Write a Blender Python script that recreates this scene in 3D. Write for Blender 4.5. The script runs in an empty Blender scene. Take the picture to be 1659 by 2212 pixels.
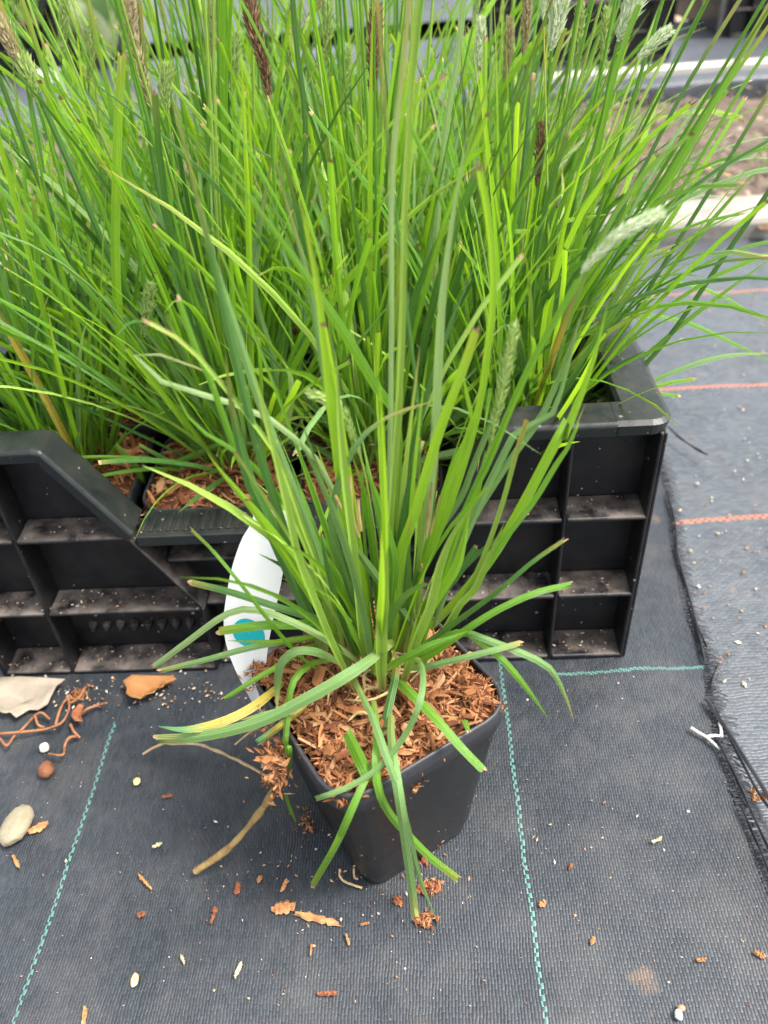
import bpy, math, random
import numpy as np
from mathutils import Vector, Matrix, noise

random.seed(11)
SC = bpy.context.scene
COL = SC.collection
R_ = math.radians

# ------------------------------------------------------------------ camera, sky, sun, exposure
F_PX, PITCH, ROLL, CAM_H = 1736.0, R_(38.63), R_(-4.89), 0.45
CF = Vector((0, math.cos(PITCH), -math.sin(PITCH)))
_u = Vector((0, math.sin(PITCH), math.cos(PITCH))); _r = Vector((1, 0, 0))
CR = _r * math.cos(ROLL) + _u * math.sin(ROLL)
CU = -_r * math.sin(ROLL) + _u * math.cos(ROLL)
CAM = Vector((0, 0, CAM_H))
cd = bpy.data.cameras.new('camera'); cam = bpy.data.objects.new('camera', cd); COL.objects.link(cam)
cd.sensor_fit = 'VERTICAL'; cd.sensor_height = 24.0; cd.lens = 24.0 * F_PX / 2212.0
cd.clip_start = 0.01; cd.clip_end = 400
m = Matrix((CR, CU, -CF)).transposed().to_4x4(); m.translation = CAM; cam.matrix_world = m
cd.dof.use_dof = True; cd.dof.focus_distance = 0.43; cd.dof.aperture_fstop = cd.lens / 3.6
SC.camera = cam

w = bpy.data.worlds.new('World'); SC.world = w; w.use_nodes = True
wn, wl = w.node_tree.nodes, w.node_tree.links
bg = wn['Background']; sky = wn.new('ShaderNodeTexSky'); sky.sky_type = 'NISHITA'; sky.sun_disc = False
SUN_EL, SUN_ROT = R_(61), R_(104)
sky.sun_elevation = SUN_EL; sky.sun_rotation = SUN_ROT; sky.dust_density = 4.0; sky.air_density = 1.0; sky.ozone_density = 1.0
hs = wn.new('ShaderNodeHueSaturation'); hs.inputs['Saturation'].default_value = 0.35
wl.new(sky.outputs[0], hs.inputs['Color']); wl.new(hs.outputs[0], bg.inputs[0]); bg.inputs[1].default_value = 0.14
sl = bpy.data.lights.new('sun', 'SUN'); sl.energy = 1.5; sl.angle = R_(13); sl.color = (1, .96, .9)
so = bpy.data.objects.new('sun', sl); COL.objects.link(so)
sdir = Vector((math.sin(SUN_ROT) * math.cos(SUN_EL), math.cos(SUN_ROT) * math.cos(SUN_EL), math.sin(SUN_EL)))
so.rotation_euler = sdir.to_track_quat('Z', 'Y').to_euler(); so.location = sdir * 5
vs = SC.view_settings; vs.view_transform = 'Standard'; vs.look = 'None'; vs.gamma = 1; vs.use_curve_mapping = False
vs.exposure = 1.8
SC.cycles.max_bounces = 8; SC.cycles.transmission_bounces = 6; SC.cycles.diffuse_bounces = 5

# ------------------------------------------------------------------ helpers
def ray(u, v): return CF + CR * ((u - 829.5) / F_PX) - CU * ((v - 1106) / F_PX)
def gz(u, v, z=0.0):
    d = ray(u, v); return CAM + d * ((z - CAM_H) / d.z)
def pk(u, v, b, k=0.0):           # onto the plane through b that leans k metres in y per metre of height
    d = ray(u, v); t = (b.y + k * (CAM_H - b.z)) / (d.y - k * d.z); return CAM + d * t
YAW = R_(-4.0)
EX = Vector((math.cos(YAW), math.sin(YAW), 0)); EY = Vector((-math.sin(YAW), math.cos(YAW), 0))

class MB:
    def __init__(s): s.v = []; s.f = []; s.mi = []; s.uv = []
    def quad_strip(s, rows, mi=0, uv=None, closed=False, ux=(0, 1)):
        b = len(s.v); n = len(rows[0])
        for r in rows: s.v.extend([tuple(p) for p in r])
        for i in range(len(rows) - 1):
            for j in range(n if closed else n - 1):
                k = (j + 1) % n
                s.f.append((b + i * n + j, b + i * n + k, b + (i + 1) * n + k, b + (i + 1) * n + j))
                s.mi.append(mi[i] if isinstance(mi, list) else mi)
                if uv is not None:
                    u0, u1 = [ux[0] + (ux[1] - ux[0]) * q / (n - 1 if not closed else n) for q in (j, j + 1)]
                    s.uv.extend([(u0, uv[i]), (u1, uv[i]), (u1, uv[i + 1]), (u0, uv[i + 1])])
                else: s.uv.extend([(0, 0)] * 4)
    def face(s, pts, mi=0):
        b = len(s.v); s.v.extend([tuple(p) for p in pts]); s.f.append(tuple(range(b, b + len(pts)))); s.mi.append(mi); s.uv.extend([(0.5, 0.5)] * len(pts))
    def box(s, x0, x1, y0, y1, z0, z1, mi=0):
        s.hexa([(x0, y0, z0), (x1, y0, z0), (x1, y1, z0), (x0, y1, z0), (x0, y0, z1), (x1, y0, z1), (x1, y1, z1), (x0, y1, z1)], mi)
    def hexa(s, c, mi=0):
        b = len(s.v); s.v.extend([tuple(p) for p in c])
        for q in ((0, 3, 2, 1), (4, 5, 6, 7), (0, 1, 5, 4), (1, 2, 6, 5), (2, 3, 7, 6), (3, 0, 4, 7)):
            s.f.append(tuple(b + i for i in q)); s.mi.append(mi); s.uv.extend([(0.5, 0.5)] * 4)
    def tube(s, pts, rad, n=6, mi=0, cap=True):
        pts = [Vector(p) for p in pts]
        rr = rad if isinstance(rad, (list, tuple)) else [rad] * len(pts)
        rows = []; up = Vector((0.13, 0.31, 0.94))
        for i, p in enumerate(pts):
            t = (pts[min(i + 1, len(pts) - 1)] - pts[max(i - 1, 0)]).normalized()
            a = t.cross(up)
            if a.length < 1e-4: a = t.cross(Vector((1, 0, 0)))
            a.normalize(); b = t.cross(a)
            rows.append([p + (a * math.cos(q) + b * math.sin(q)) * rr[i] for q in [2 * math.pi * j / n for j in range(n)]])
        uv = [i / max(1, len(pts) - 1) for i in range(len(pts))]
        s.quad_strip(rows, mi, uv, closed=True)
        if cap: s.face(list(reversed(rows[0])), mi if not isinstance(mi, list) else mi[0]); s.face(rows[-1], mi if not isinstance(mi, list) else mi[-1])
    def mesh(s, name, mats, smooth=False):
        me = bpy.data.meshes.new(name); me.from_pydata(s.v, [], s.f)
        for mm in (mats if isinstance(mats, (list, tuple)) else [mats]): me.materials.append(mm)
        me.polygons.foreach_set('material_index', s.mi)
        ul = me.uv_layers.new(name='UVMap'); ul.data.foreach_set('uv', np.array(s.uv, dtype=np.float32).ravel())
        if smooth: me.polygons.foreach_set('use_smooth', [True] * len(s.f))
        me.update(); return me
def obj(name, data, parent=None, loc=None, rot=None, scale=None):
    if isinstance(data, MB): raise TypeError
    o = bpy.data.objects.new(name, data); COL.objects.link(o)
    if parent: o.parent = parent
    if loc is not None: o.location = loc
    if rot is not None: o.rotation_euler = rot
    if scale is not None: o.scale = (scale,) * 3 if isinstance(scale, (int, float)) else scale
    return o
def tag(o, label=None, cat=None, group=None, kind=None):
    if label: o['label'] = label
    if cat: o['category'] = cat
    if group: o['group'] = group
    if kind: o['kind'] = kind
    return o
def thing(name, loc, label, cat, group=None, rotz=0): return tag(obj(name, None, None, loc, (0, 0, rotz)), label, cat, group)
def catmull(P, n):
    P = [Vector(p) for p in P]
    if len(P) == 2: return [P[0].lerp(P[1], i / (n - 1)) for i in range(n)]
    Q = [P[0] * 2 - P[1]] + P + [P[-1] * 2 - P[-2]]
    L = [0]
    for a, b in zip(P, P[1:]): L.append(L[-1] + (b - a).length)
    out = []
    for i in range(n):
        s = L[-1] * i / (n - 1); k = 0
        while k < len(P) - 2 and s > L[k + 1]: k += 1
        t = (s - L[k]) / max(1e-9, L[k + 1] - L[k]); a, b, c, d = Q[k:k + 4]
        out.append(0.5 * ((2 * b) + (c - a) * t + (2 * a - 5 * b + 4 * c - d) * t * t + (3 * b - a - 3 * c + d) * t ** 3))
    return out

# ------------------------------------------------------------------ materials
def mat(name):
    M = bpy.data.materials.new(name); M.use_nodes = True
    nt = M.node_tree; return M, nt.nodes, nt.links, nt.nodes['Principled BSDF']
def math_(nd, lk, op, a, b=None, c=None):
    x = nd.new('ShaderNodeMath'); x.operation = op
    for i, q in enumerate((a, b, c)):
        if q is None: continue
        if isinstance(q, (int, float)): x.inputs[i].default_value = q
        else: lk.new(q, x.inputs[i])
    return x.outputs[0]
def mixc(nd, lk, fac, a, b):
    x = nd.new('ShaderNodeMix'); x.data_type = 'RGBA'
    if isinstance(fac, (int, float)): x.inputs[0].default_value = fac
    else: lk.new(fac, x.inputs[0])
    for i, q in ((6, a), (7, b)):
        if isinstance(q, tuple): x.inputs[i].default_value = (*q, 1)
        else: lk.new(q, x.inputs[i])
    return x.outputs[2]
def ramp(nd, lk, fac, stops, interp='LINEAR'):
    x = nd.new('ShaderNodeValToRGB'); x.color_ramp.interpolation = interp; el = x.color_ramp.elements
    while len(el) < len(stops): el.new(0.5)
    for e, (p, c) in zip(el, stops): e.position = p; e.color = (*c, 1) if isinstance(c, tuple) else (c, c, c, 1)
    lk.new(fac, x.inputs[0]); return x.outputs[0]
def noise_(nd, lk, scale, detail=3, rough=0.55, co=None, out=0):
    x = nd.new('ShaderNodeTexNoise'); x.inputs['Scale'].default_value = scale; x.inputs['Detail'].default_value = detail; x.inputs['Roughness'].default_value = rough
    if co is None:
        t = nd.new('ShaderNodeTexCoord'); co = t.outputs['Object']
    lk.new(co, x.inputs['Vector']); return x.outputs[out]
def bump_(nd, lk, h, strength, dist, bs):
    x = nd.new('ShaderNodeBump'); x.inputs['Strength'].default_value = strength; x.inputs['Distance'].default_value = dist
    lk.new(h, x.inputs['Height']); lk.new(x.outputs[0], bs.inputs['Normal'])

def m_blade(name, c0, c1, trans, tcol, base=(0.26, 0.33, 0.08), rough=0.34, spots=False, veinlight=0.35):
    M, nd, lk, bs = mat(name)
    uv = nd.new('ShaderNodeUVMap'); sp = nd.new('ShaderNodeSeparateXYZ'); lk.new(uv.outputs[0], sp.inputs[0])
    u, v = sp.outputs[0], sp.outputs[1]
    oi = nd.new('ShaderNodeObjectInfo')
    col = mixc(nd, lk, oi.outputs['Random'], c0, c1)
    co = nd.new('ShaderNodeTexCoord').outputs['Object']
    n1 = noise_(nd, lk, 30, 2, .5, co)
    col = mixc(nd, lk, math_(nd, lk, 'MULTIPLY', n1, 0.45), col, tuple(min(1, q * 1.5) for q in c1))
    # parallel veins, pale midrib and edges
    vein = math_(nd, lk, 'SINE', math_(nd, lk, 'MULTIPLY', u, 37.7))
    vein = math_(nd, lk, 'MULTIPLY_ADD', vein, 0.5, 0.5)
    cen = math_(nd, lk, 'ABSOLUTE', math_(nd, lk, 'SUBTRACT', u, 0.5))
    mid = math_(nd, lk, 'LESS_THAN', cen, 0.045)
    edge = math_(nd, lk, 'GREATER_THAN', cen, 0.455)
    li = math_(nd, lk, 'MULTIPLY', math_(nd, lk, 'MAXIMUM', mid, edge), veinlight)
    li = math_(nd, lk, 'MULTIPLY_ADD', vein, 0.34, li)
    col = mixc(nd, lk, li, col, tuple(min(1, q * 1.4 + .09) for q in c1))
    tf = math_(nd, lk, 'MULTIPLY', ramp(nd, lk, v, [(.80, 0.0), (.97, 1.0)]), math_(nd, lk, 'MULTIPLY', math_(nd, lk, 'GREATER_THAN', oi.outputs['Random'], .55), noise_(nd, lk, 120, 2, .5, co)))
    col = mixc(nd, lk, math_(nd, lk, 'MULTIPLY', tf, 1.5), col, (.40, .30, .07))
    fl = ramp(nd, lk, noise_(nd, lk, 210, 3, .6, co), [(.66, 0.0), (.72, .55)]); col = mixc(nd, lk, fl, col, (.36, .40, .16))
    bz = ramp(nd, lk, v, [(0.0, 1.0), (0.16, 0.0)])
    col = mixc(nd, lk, bz, col, base)
    if spots:
        sn = noise_(nd, lk, 260, 3, .6, co)
        col = mixc(nd, lk, ramp(nd, lk, sn, [(0.60, 0.0), (0.68, 0.8)]), col, (0.12, 0.08, 0.02))
        col = mixc(nd, lk, ramp(nd, lk, v, [(0.62, 0.0), (0.85, 1.0)]), col, (0.10, 0.26, 0.09))
    lk.new(col, bs.inputs['Base Color']); bs.inputs['Roughness'].default_value = rough; bs.inputs['Specular IOR Level'].default_value = 0.5
    bump_(nd, lk, vein, 0.6, 0.0004, bs)
    tr = nd.new('ShaderNodeBsdfTranslucent'); tm = mixc(nd, lk, 0.75, col, tcol); lk.new(tm, tr.inputs[0])
    mx = nd.new('ShaderNodeMixShader'); mx.inputs[0].default_value = trans
    lk.new(bs.outputs[0], mx.inputs[1]); lk.new(tr.outputs[0], mx.inputs[2])
    lk.new(mx.outputs[0], nd['Material Output'].inputs[0]); return M
BM = {
 'bright': m_blade('leaf_bright', (0.16, 0.35, 0.015), (0.25, 0.45, 0.02), 0.50, (0.40, 0.64, 0.015)),
 'mid':    m_blade('leaf_green', (0.070, 0.200, 0.012), (0.135, 0.315, 0.016), 0.42, (0.27, 0.52, 0.010)),
 'dark':   m_blade('leaf_deep_green', (0.028, 0.092, 0.012), (0.055, 0.155, 0.018), 0.22, (0.13, 0.32, 0.02)),
 'blue':   m_blade('leaf_blue_green', (0.085, 0.19, 0.038), (0.14, 0.26, 0.068), 0.25, (0.20, 0.38, 0.04), rough=.5),
 'pale':   m_blade('leaf_pale', (0.22, 0.36, 0.10), (0.29, 0.42, 0.15), 0.35, (0.33, 0.48, 0.10), rough=.5),
 'stalk':  m_blade('stalk_green', (0.17, 0.31, 0.03), (0.26, 0.40, 0.05), 0.15, (0.35, 0.45, 0.05), base=(0.30, 0.27, 0.08)),
 'yellow': m_blade('leaf_yellowing', (0.34, 0.26, 0.025), (0.40, 0.31, 0.04), 0.2, (0.42, 0.34, 0.04), base=(.36, .26, .04), spots=True),
}
def m_simple(name, stops, nscale=60, rough=0.8, obj_rand=0.0, island=False, bump=0.0, trans=0.0, bscale=None, spec=0.3):
    M, nd, lk, bs = mat(name)
    co = nd.new('ShaderNodeTexCoord').outputs['Object']
    n1 = noise_(nd, lk, nscale, 5, .62, co)
    fac = n1
    if obj_rand:
        oi = nd.new('ShaderNodeObjectInfo'); fac = math_(nd, lk, 'ADD', math_(nd, lk, 'MULTIPLY', n1, 1 - obj_rand), math_(nd, lk, 'MULTIPLY', oi.outputs['Random'], obj_rand))
    if island:
        ge = nd.new('ShaderNodeNewGeometry'); fac = math_(nd, lk, 'ADD', math_(nd, lk, 'MULTIPLY', n1, .35), math_(nd, lk, 'MULTIPLY', ge.outputs['Random Per Island'], .65))
    col = ramp(nd, lk, fac, stops); lk.new(col, bs.inputs['Base Color']); bs.inputs['Roughness'].default_value = rough; bs.inputs['Specular IOR Level'].default_value = spec
    if bump: bump_(nd, lk, noise_(nd, lk, bscale or nscale * 2, 6, .65, co), 0.8, bump, bs)
    if trans:
        tr = nd.new('ShaderNodeBsdfTranslucent'); lk.new(col, tr.inputs[0]); mx = nd.new('ShaderNodeMixShader'); mx.inputs[0].default_value = trans
        lk.new(bs.outputs[0], mx.inputs[1]); lk.new(tr.outputs[0], mx.inputs[2]); lk.new(mx.outputs[0], nd['Material Output'].inputs[0])
    return M
M_DRY = m_simple('dry_leaf_tip', [(.3, (.24, .14, .055)), (.7, (.46, .35, .18))], 200, .8)
M_STRAW = m_simple('straw', [(.3, (.24, .17, .07)), (.7, (.42, .32, .15))], 150, .7, bump=.0004)
BM['straw'] = m_simple('dry_sheath', [(.3, (.30, .19, .07)), (.7, (.50, .36, .16))], 150, .75)
M_CHIP = m_simple('bark_chip', [(.2, (.075, .025, .011)), (.40, (.21, .075, .026)), (.58, (.34, .145, .055)), (.85, (.48, .28, .145))], 90, .85, obj_rand=.55, bump=.0006, bscale=400)
M_SHRED = m_simple('bark_shred', [(.12, (.06, .02, .009)), (.4, (.20, .07, .025)), (.65, (.33, .135, .052)), (.92, (.47, .27, .14))], 120, .9, island=True)
M_SOIL = m_simple('dark_mulch', [(.3, (.04, .014, .007)), (.7, (.15, .052, .02))], 220, .95, bump=.002)
M_HEADS = {
 'white': m_simple('seed_head_silvery', [(.2, (.42, .54, .24)), (.6, (.70, .76, .52)), (.95, (.84, .86, .74))], 150, .7, island=True, trans=.3),
 'green': m_simple('seed_head_green', [(.2, (.24, .40, .07)), (.6, (.44, .56, .18)), (.95, (.68, .72, .40))], 150, .7, island=True, trans=.3),
 'tan':   m_simple('seed_head_tan', [(.2, (.30, .24, .11)), (.6, (.48, .40, .22)), (.95, (.62, .55, .36))], 150, .8, island=True, trans=.25),
 'brown': m_simple('seed_head_brown', [(.2, (.10, .055, .028)), (.6, (.24, .14, .07)), (.95, (.42, .28, .15))], 150, .8, island=True, trans=.15),
}
def m_plastic(name, col=(0.006, 0.0065, 0.008), rough=0.38, dust=0.5, specks=0.7, dustcol=(.20, .165, .14)):
    M, nd, lk, bs = mat(name)
    co = nd.new('ShaderNodeTexCoord').outputs['Object']
    ge = nd.new('ShaderNodeNewGeometry'); sp = nd.new('ShaderNodeSeparateXYZ'); lk.new(ge.outputs['Normal'], sp.inputs[0])
    up = math_(nd, lk, 'MULTIPLY', math_(nd, lk, 'MAXIMUM', sp.outputs[2], 0.0), 1.0)
    n1 = noise_(nd, lk, 55, 6, .7, co)
    n2 = noise_(nd, lk, 14, 3, .6, co)
    dirt = math_(nd, lk, 'MULTIPLY', ramp(nd, lk, n1, [(.36, 0.0), (.60, 1.0)]), math_(nd, lk, 'ADD', math_(nd, lk, 'MULTIPLY', up, dust), 0.03))
    dirt = math_(nd, lk, 'MULTIPLY', dirt, ramp(nd, lk, n2, [(.3, .3), (.65, 1.0)]))
    c = mixc(nd, lk, dirt, col, dustcol)
    vo = nd.new('ShaderNodeTexVoronoi'); vo.inputs['Scale'].default_value = 190; lk.new(co, vo.inputs['Vector'])
    n3 = noise_(nd, lk, 75, 2, .5, co)
    rnd = nd.new('ShaderNodeSeparateXYZ'); lk.new(vo.outputs['Color'], rnd.inputs[0])
    sz = math_(nd, lk, 'MULTIPLY', math_(nd, lk, 'GREATER_THAN', rnd.outputs[0], 0.45), math_(nd, lk, 'MULTIPLY', ramp(nd, lk, n3, [(.35, 0.12), (.75, 1.0)]), 0.30))
    sz = math_(nd, lk, 'MULTIPLY', sz, rnd.outputs[1])
    spk = math_(nd, lk, 'MULTIPLY', math_(nd, lk, 'LESS_THAN', vo.outputs['Distance'], sz), specks)
    c = mixc(nd, lk, spk, c, (.42, .40, .36))
    lk.new(c, bs.inputs['Base Color'])
    lk.new(math_(nd, lk, 'MULTIPLY_ADD', dirt, 0.5, math_(nd, lk, 'MULTIPLY_ADD', n1, 0.22, rough - .11)), bs.inputs['Roughness'])
    bs.inputs['Specular IOR Level'].default_value = .38
    bump_(nd, lk, noise_(nd, lk, 120, 4, .6, co), .25, .0008, bs)
    return M
M_CRATE = m_plastic('crate_black_plastic', rough=.40, dust=.75)
M_RIM = m_plastic('crate_rim_plastic', (0.014, 0.018, 0.018), .34, .10, .35)
M_POT = m_plastic('pot_black_plastic', (0.0038, 0.0043, 0.0060), .36, .12, .9)
M_POTRIM = m_plastic('pot_rim_plastic', (0.03, 0.032, 0.038), .36, .1, .3)

def m_fabric(name, warp_along_y, wa, ln, base, lite, rough, lines, linecol, wet, brownish):
    """woven landscape fabric: tapes of width wa, float length ln"""
    M, nd, lk, bs = mat(name)
    co0 = nd.new('ShaderNodeTexCoord').outputs['Object']
    nz = nd.new('ShaderNodeTexNoise'); nz.inputs['Scale'].default_value = 12; nz.inputs['Detail'].default_value = 2; lk.new(co0, nz.inputs['Vector'])
    nf = nd.new('ShaderNodeTexNoise'); nf.inputs['Scale'].default_value = 160; nf.inputs['Detail'].default_value = 2; lk.new(co0, nf.inputs['Vector'])
    def vm(op, a, b):
        x = nd.new('ShaderNodeVectorMath'); x.operation = op
        for i, q in enumerate((a, b)):
            if isinstance(q, tuple): x.inputs[i].default_value = q
            else: lk.new(q, x.inputs[i])
        return x.outputs[0]
    d1 = vm('MULTIPLY', vm('SUBTRACT', nz.outputs['Color'], (.5, .5, .5)), (.007, .012, 0))
    d2 = vm('MULTIPLY', vm('SUBTRACT', nf.outputs['Color'], (.5, .5, .5)), (.0013, .0034, 0))
    co = vm('ADD', vm('ADD', co0, d1), d2)
    sp = nd.new('ShaderNodeSeparateXYZ'); lk.new(co, sp.inputs[0])
    X, Y = (sp.outputs[0], sp.outputs[1]) if warp_along_y else (sp.outputs[1], sp.outputs[0])
    gx = math_(nd, lk, 'DIVIDE', X, wa); cx = math_(nd, lk, 'FLOOR', gx); fx = math_(nd, lk, 'SUBTRACT', gx, cx)
    par = math_(nd, lk, 'FLOORED_MODULO', cx, 2.0)
    gy = math_(nd, lk, 'ADD', math_(nd, lk, 'DIVIDE', Y, ln), math_(nd, lk, 'MULTIPLY', par, 0.5)); cy = math_(nd, lk, 'FLOOR', gy); fy = math_(nd, lk, 'SUBTRACT', gy, cy)
    # height of a tape: rounded across, dives under at its ends
    hx = math_(nd, lk, 'POWER', math_(nd, lk, 'SINE', math_(nd, lk, 'MULTIPLY', fx, math.pi)), 0.5)
    hy = math_(nd, lk, 'POWER', math_(nd, lk, 'SINE', math_(nd, lk, 'MULTIPLY', fy, math.pi)), 0.2)
    h = math_(nd, lk, 'MULTIPLY', hx, hy)
    cv = nd.new('ShaderNodeCombineXYZ'); lk.new(cx, cv.inputs[0]); lk.new(cy, cv.inputs[1])
    wn_ = nd.new('ShaderNodeTexWhiteNoise'); lk.new(cv.outputs[0], wn_.inputs['Vector'])
    silt = ramp(nd, lk, noise_(nd, lk, 7, 4, .6, co0), [(.35, 0.0), (.7, 1.0)])
    tone = mixc(nd, lk, math_(nd, lk, 'MULTIPLY_ADD', wn_.outputs[0], 0.5, math_(nd, lk, 'MULTIPLY', silt, .4)), base, lite)
    gap = ramp(nd, lk, h, [(0.08, 1.0), (0.5, 0.0)])
    col = mixc(nd, lk, math_(nd, lk, 'MULTIPLY', gap, 0.6), tone, (.006, .007, .009))
    # woven-in coloured tracer threads
    for (axis, pos, halfw, lo, hi) in lines:
        A = math_(nd, lk, 'SUBTRACT', sp.outputs[0] if axis == 'x' else sp.outputs[1], pos)
        ins = math_(nd, lk, 'LESS_THAN', math_(nd, lk, 'ABSOLUTE', A), halfw)
        B = sp.outputs[1] if axis == 'x' else sp.outputs[0]
        ins = math_(nd, lk, 'MULTIPLY', ins, math_(nd, lk, 'MULTIPLY', math_(nd, lk, 'GREATER_THAN', B, lo), math_(nd, lk, 'LESS_THAN', B, hi)))
        if (axis == 'x') == warp_along_y:   # the tracer is a warp tape: shows on alternate floats
            ck = math_(nd, lk, 'LESS_THAN', math_(nd, lk, 'FRACT', math_(nd, lk, 'ADD', math_(nd, lk, 'DIVIDE', Y, ln), math_(nd, lk, 'MULTIPLY', par, 0.5))), .55)
            ins = math_(nd, lk, 'MULTIPLY', ins, ck)
        else:
            ck = math_(nd, lk, 'GREATER_THAN', math_(nd, lk, 'FRACT', math_(nd, lk, 'ADD', math_(nd, lk, 'DIVIDE', X, wa * 2), math_(nd, lk, 'DIVIDE', A, halfw * 2))), .3)
            ins = math_(nd, lk, 'MULTIPLY', ins, ck)
        lc = mixc(nd, lk, noise_(nd, lk, 40, 2, .5, co0), linecol, tuple(q * .6 for q in linecol))
        col = mixc(nd, lk, math_(nd, lk, 'MULTIPLY', ins, 0.9), col, lc)
    # silt film, rusty stains, pale specks of grit
    col = mixc(nd, lk, math_(nd, lk, 'MULTIPLY', ramp(nd, lk, noise_(nd, lk, 22, 5, .7, co0), [(.46, 0.0), (.72, 1.0)]), 0.30), col, (.12, .11, .10))
    st = noise_(nd, lk, 9.5, 4, .7, vm('ADD', co0, (3.1, 7.7, 0)))
    col = mixc(nd, lk, math_(nd, lk, 'MULTIPLY', ramp(nd, lk, st, [(.66, 0.0), (.74, 1.0)]), brownish), col, (.25, .15, .08))
    vo = nd.new('ShaderNodeTexVoronoi'); vo.inputs['Scale'].default_value = 95; lk.new(co0, vo.inputs['Vector'])
    rr = nd.new('ShaderNodeSeparateXYZ'); lk.new(vo.outputs['Color'], rr.inputs[0])
    sk = math_(nd, lk, 'LESS_THAN', vo.outputs['Distance'], math_(nd, lk, 'MULTIPLY', math_(nd, lk, 'GREATER_THAN', rr.outputs[0], .86), math_(nd, lk, 'MULTIPLY', rr.outputs[1], .085)))
    col = mixc(nd, lk, sk, col, (.5, .5, .49))
    lk.new(col, bs.inputs['Base Color'])
    rg = math_(nd, lk, 'MULTIPLY_ADD', ramp(nd, lk, noise_(nd, lk, 5, 4, .6, co0), [(.35, 0.0), (.7, 1.0)]), -wet, rough)
    lk.new(rg, bs.inputs['Roughness']); bs.inputs['Specular IOR Level'].default_value = .5
    hh = math_(nd, lk, 'ADD', h, math_(nd, lk, 'MULTIPLY', wn_.outputs[0], .55))
    bump_(nd, lk, hh, .5, .0005, bs)
    return M
# fabric coordinates run along the fabric (objects are turned by YAW)
def fab(p): return (p.dot(EX), p.dot(EY))
M_FAB1 = m_fabric('woven_fabric_dark', True, .00165, .0052, (.013, .0165, .0205), (.036, .044, .053), .50,
    [('x', fab(gz(150, 1880))[0], .0011, -1, .338), ('x', fab(gz(1130, 1850))[0], .0012, -1, 2.0), ('y', fab(gz(1400, 1456))[1], .0012, .085, .5)], (.10, .27, .225), .14, .5)
M_FAB2 = m_fabric('woven_fabric_wet', False, .0026, .0060, (.030, .036, .042), (.095, .109, .121), .42,
    [('y', fab(gz(1560, 1121))[1], .0030, -9, 9), ('y', fab(gz(1560, 835))[1], .0030, -9, 9), ('y', fab(gz(1560, 632))[1], .0030, -9, 9)], (.62, .17, .07), .22, .75)

# ------------------------------------------------------------------ setting: ground, fabrics, kerb, beds
def hnoise(x, y): return 0.0016 * noise.noise((x * 6, y * 6, 0)) + 0.0009 * noise.noise((x * 21, y * 21, 3))
M_EARTH = m_simple('earth', [(.3, (.10, .075, .055)), (.7, (.24, .19, .15))], 3, .95, bump=.01)
g = MB(); N = 24
g.quad_strip([[(-150 + 300 * i / N, -60 + 260 * j / N, -.035) for i in range(N + 1)] for j in range(N + 1)])
tag(obj('ground', g.mesh('ground', M_EARTH)), kind='structure')
def sheet(name, fx0, fx1, y0, y1, nx, ny, M, z0, curl=0.0):
    b = MB(); rows = []
    for j in range(ny + 1):
        y = y0 + (y1 - y0) * j / ny; xa, xb = fx0(y), fx1(y); r = []
        for i in range(nx + 1):
            t = i / nx; t = 1 - (1 - t) ** 1.6 if curl else t
            x = xa + (xb - xa) * t
            W = EX * x + EY * y
            z = z0 + hnoise(W.x, W.y)
            if curl: z += curl * max(0, 1 - (xb - x) / .035) ** 2 * (0.6 + 0.6 * noise.noise((y * 18, 1.3, 0)))
            r.append((x, y, z))
        rows.append(r)
    b.quad_strip(rows); return b.mesh(name, M, True)
KY0_ = fab(gz(1640, 512))[1]
SEAM = [fab(gz(*q)) for q in [(1640, 2500), (1760, 2212), (1715, 2060), (1655, 1910), (1622, 1812), (1600, 1753), (1577, 1682), (1551, 1589), (1535, 1507), (1528, 1437), (1495, 1355), (1476, 1296), (1470, 1245), (1455, 1186), (1451, 1108), (1441, 1059), (1430, 1000), (1400, 800)]]
SEAM = sorted([(y, x) for x, y in SEAM])
def seam(y):
    if y <= SEAM[0][0]: return SEAM[0][1]
    for (a, xa), (b, xb) in zip(SEAM, SEAM[1:]):
        if y <= b: return xa + (xb - xa) * (y - a) / (b - a) + 0.0012 * noise.noise((y * 140, 5, 0))
    return SEAM[-1][1]
o = obj('ground_fabric', sheet('ground_fabric', lambda y: -.2, lambda y: 2.6, -.5, KY0_ + .003, 90, 60, M_FAB2, 0.0), rot=(0, 0, YAW)); tag(o, kind='structure')
o = obj('ground_fabric', sheet('ground_fabric_top', lambda y: -2.4, seam, -.5, KY0_ + .002, 220, 240, M_FAB1, 0.0045, .004), rot=(0, 0, YAW)); tag(o, kind='structure')
FRAB = o
# frayed weft ends along the cut edge, and a few loose warp tapes
M_THREAD = m_simple('black_tape', [(.3, (.012, .013, .016)), (.7, (.035, .038, .043))], 90, .6, spec=.35)
b = MB(); y = .02
while y < .62:
    x = seam(y); L = random.uniform(.006, .013) * (1.0 if y < .33 else .8); dy = random.uniform(-.003, .002); wd = random.uniform(.0005, .0010); z = .0055 + hnoise((EX * x + EY * y).x, (EX * x + EY * y).y)
    zz = [z + .0015, z + random.uniform(.001, .004), z - random.uniform(.0, .002)]
    b.quad_strip([[(x - .004 + (L + .004) * t, y - wd + dy * t * t, zz[k]), (x - .004 + (L + .004) * t, y + dy * t * t, zz[k] + .0006), (x - .004 + (L + .004) * t, y + wd + dy * t * t, zz[k])] for k, t in enumerate((0, .5, 1))])
    y += random.uniform(.0014, .0038)
o = obj('frayed_threads', b.mesh('frayed_threads', M_THREAD), FRAB); tag(o, kind='stuff')
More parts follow.
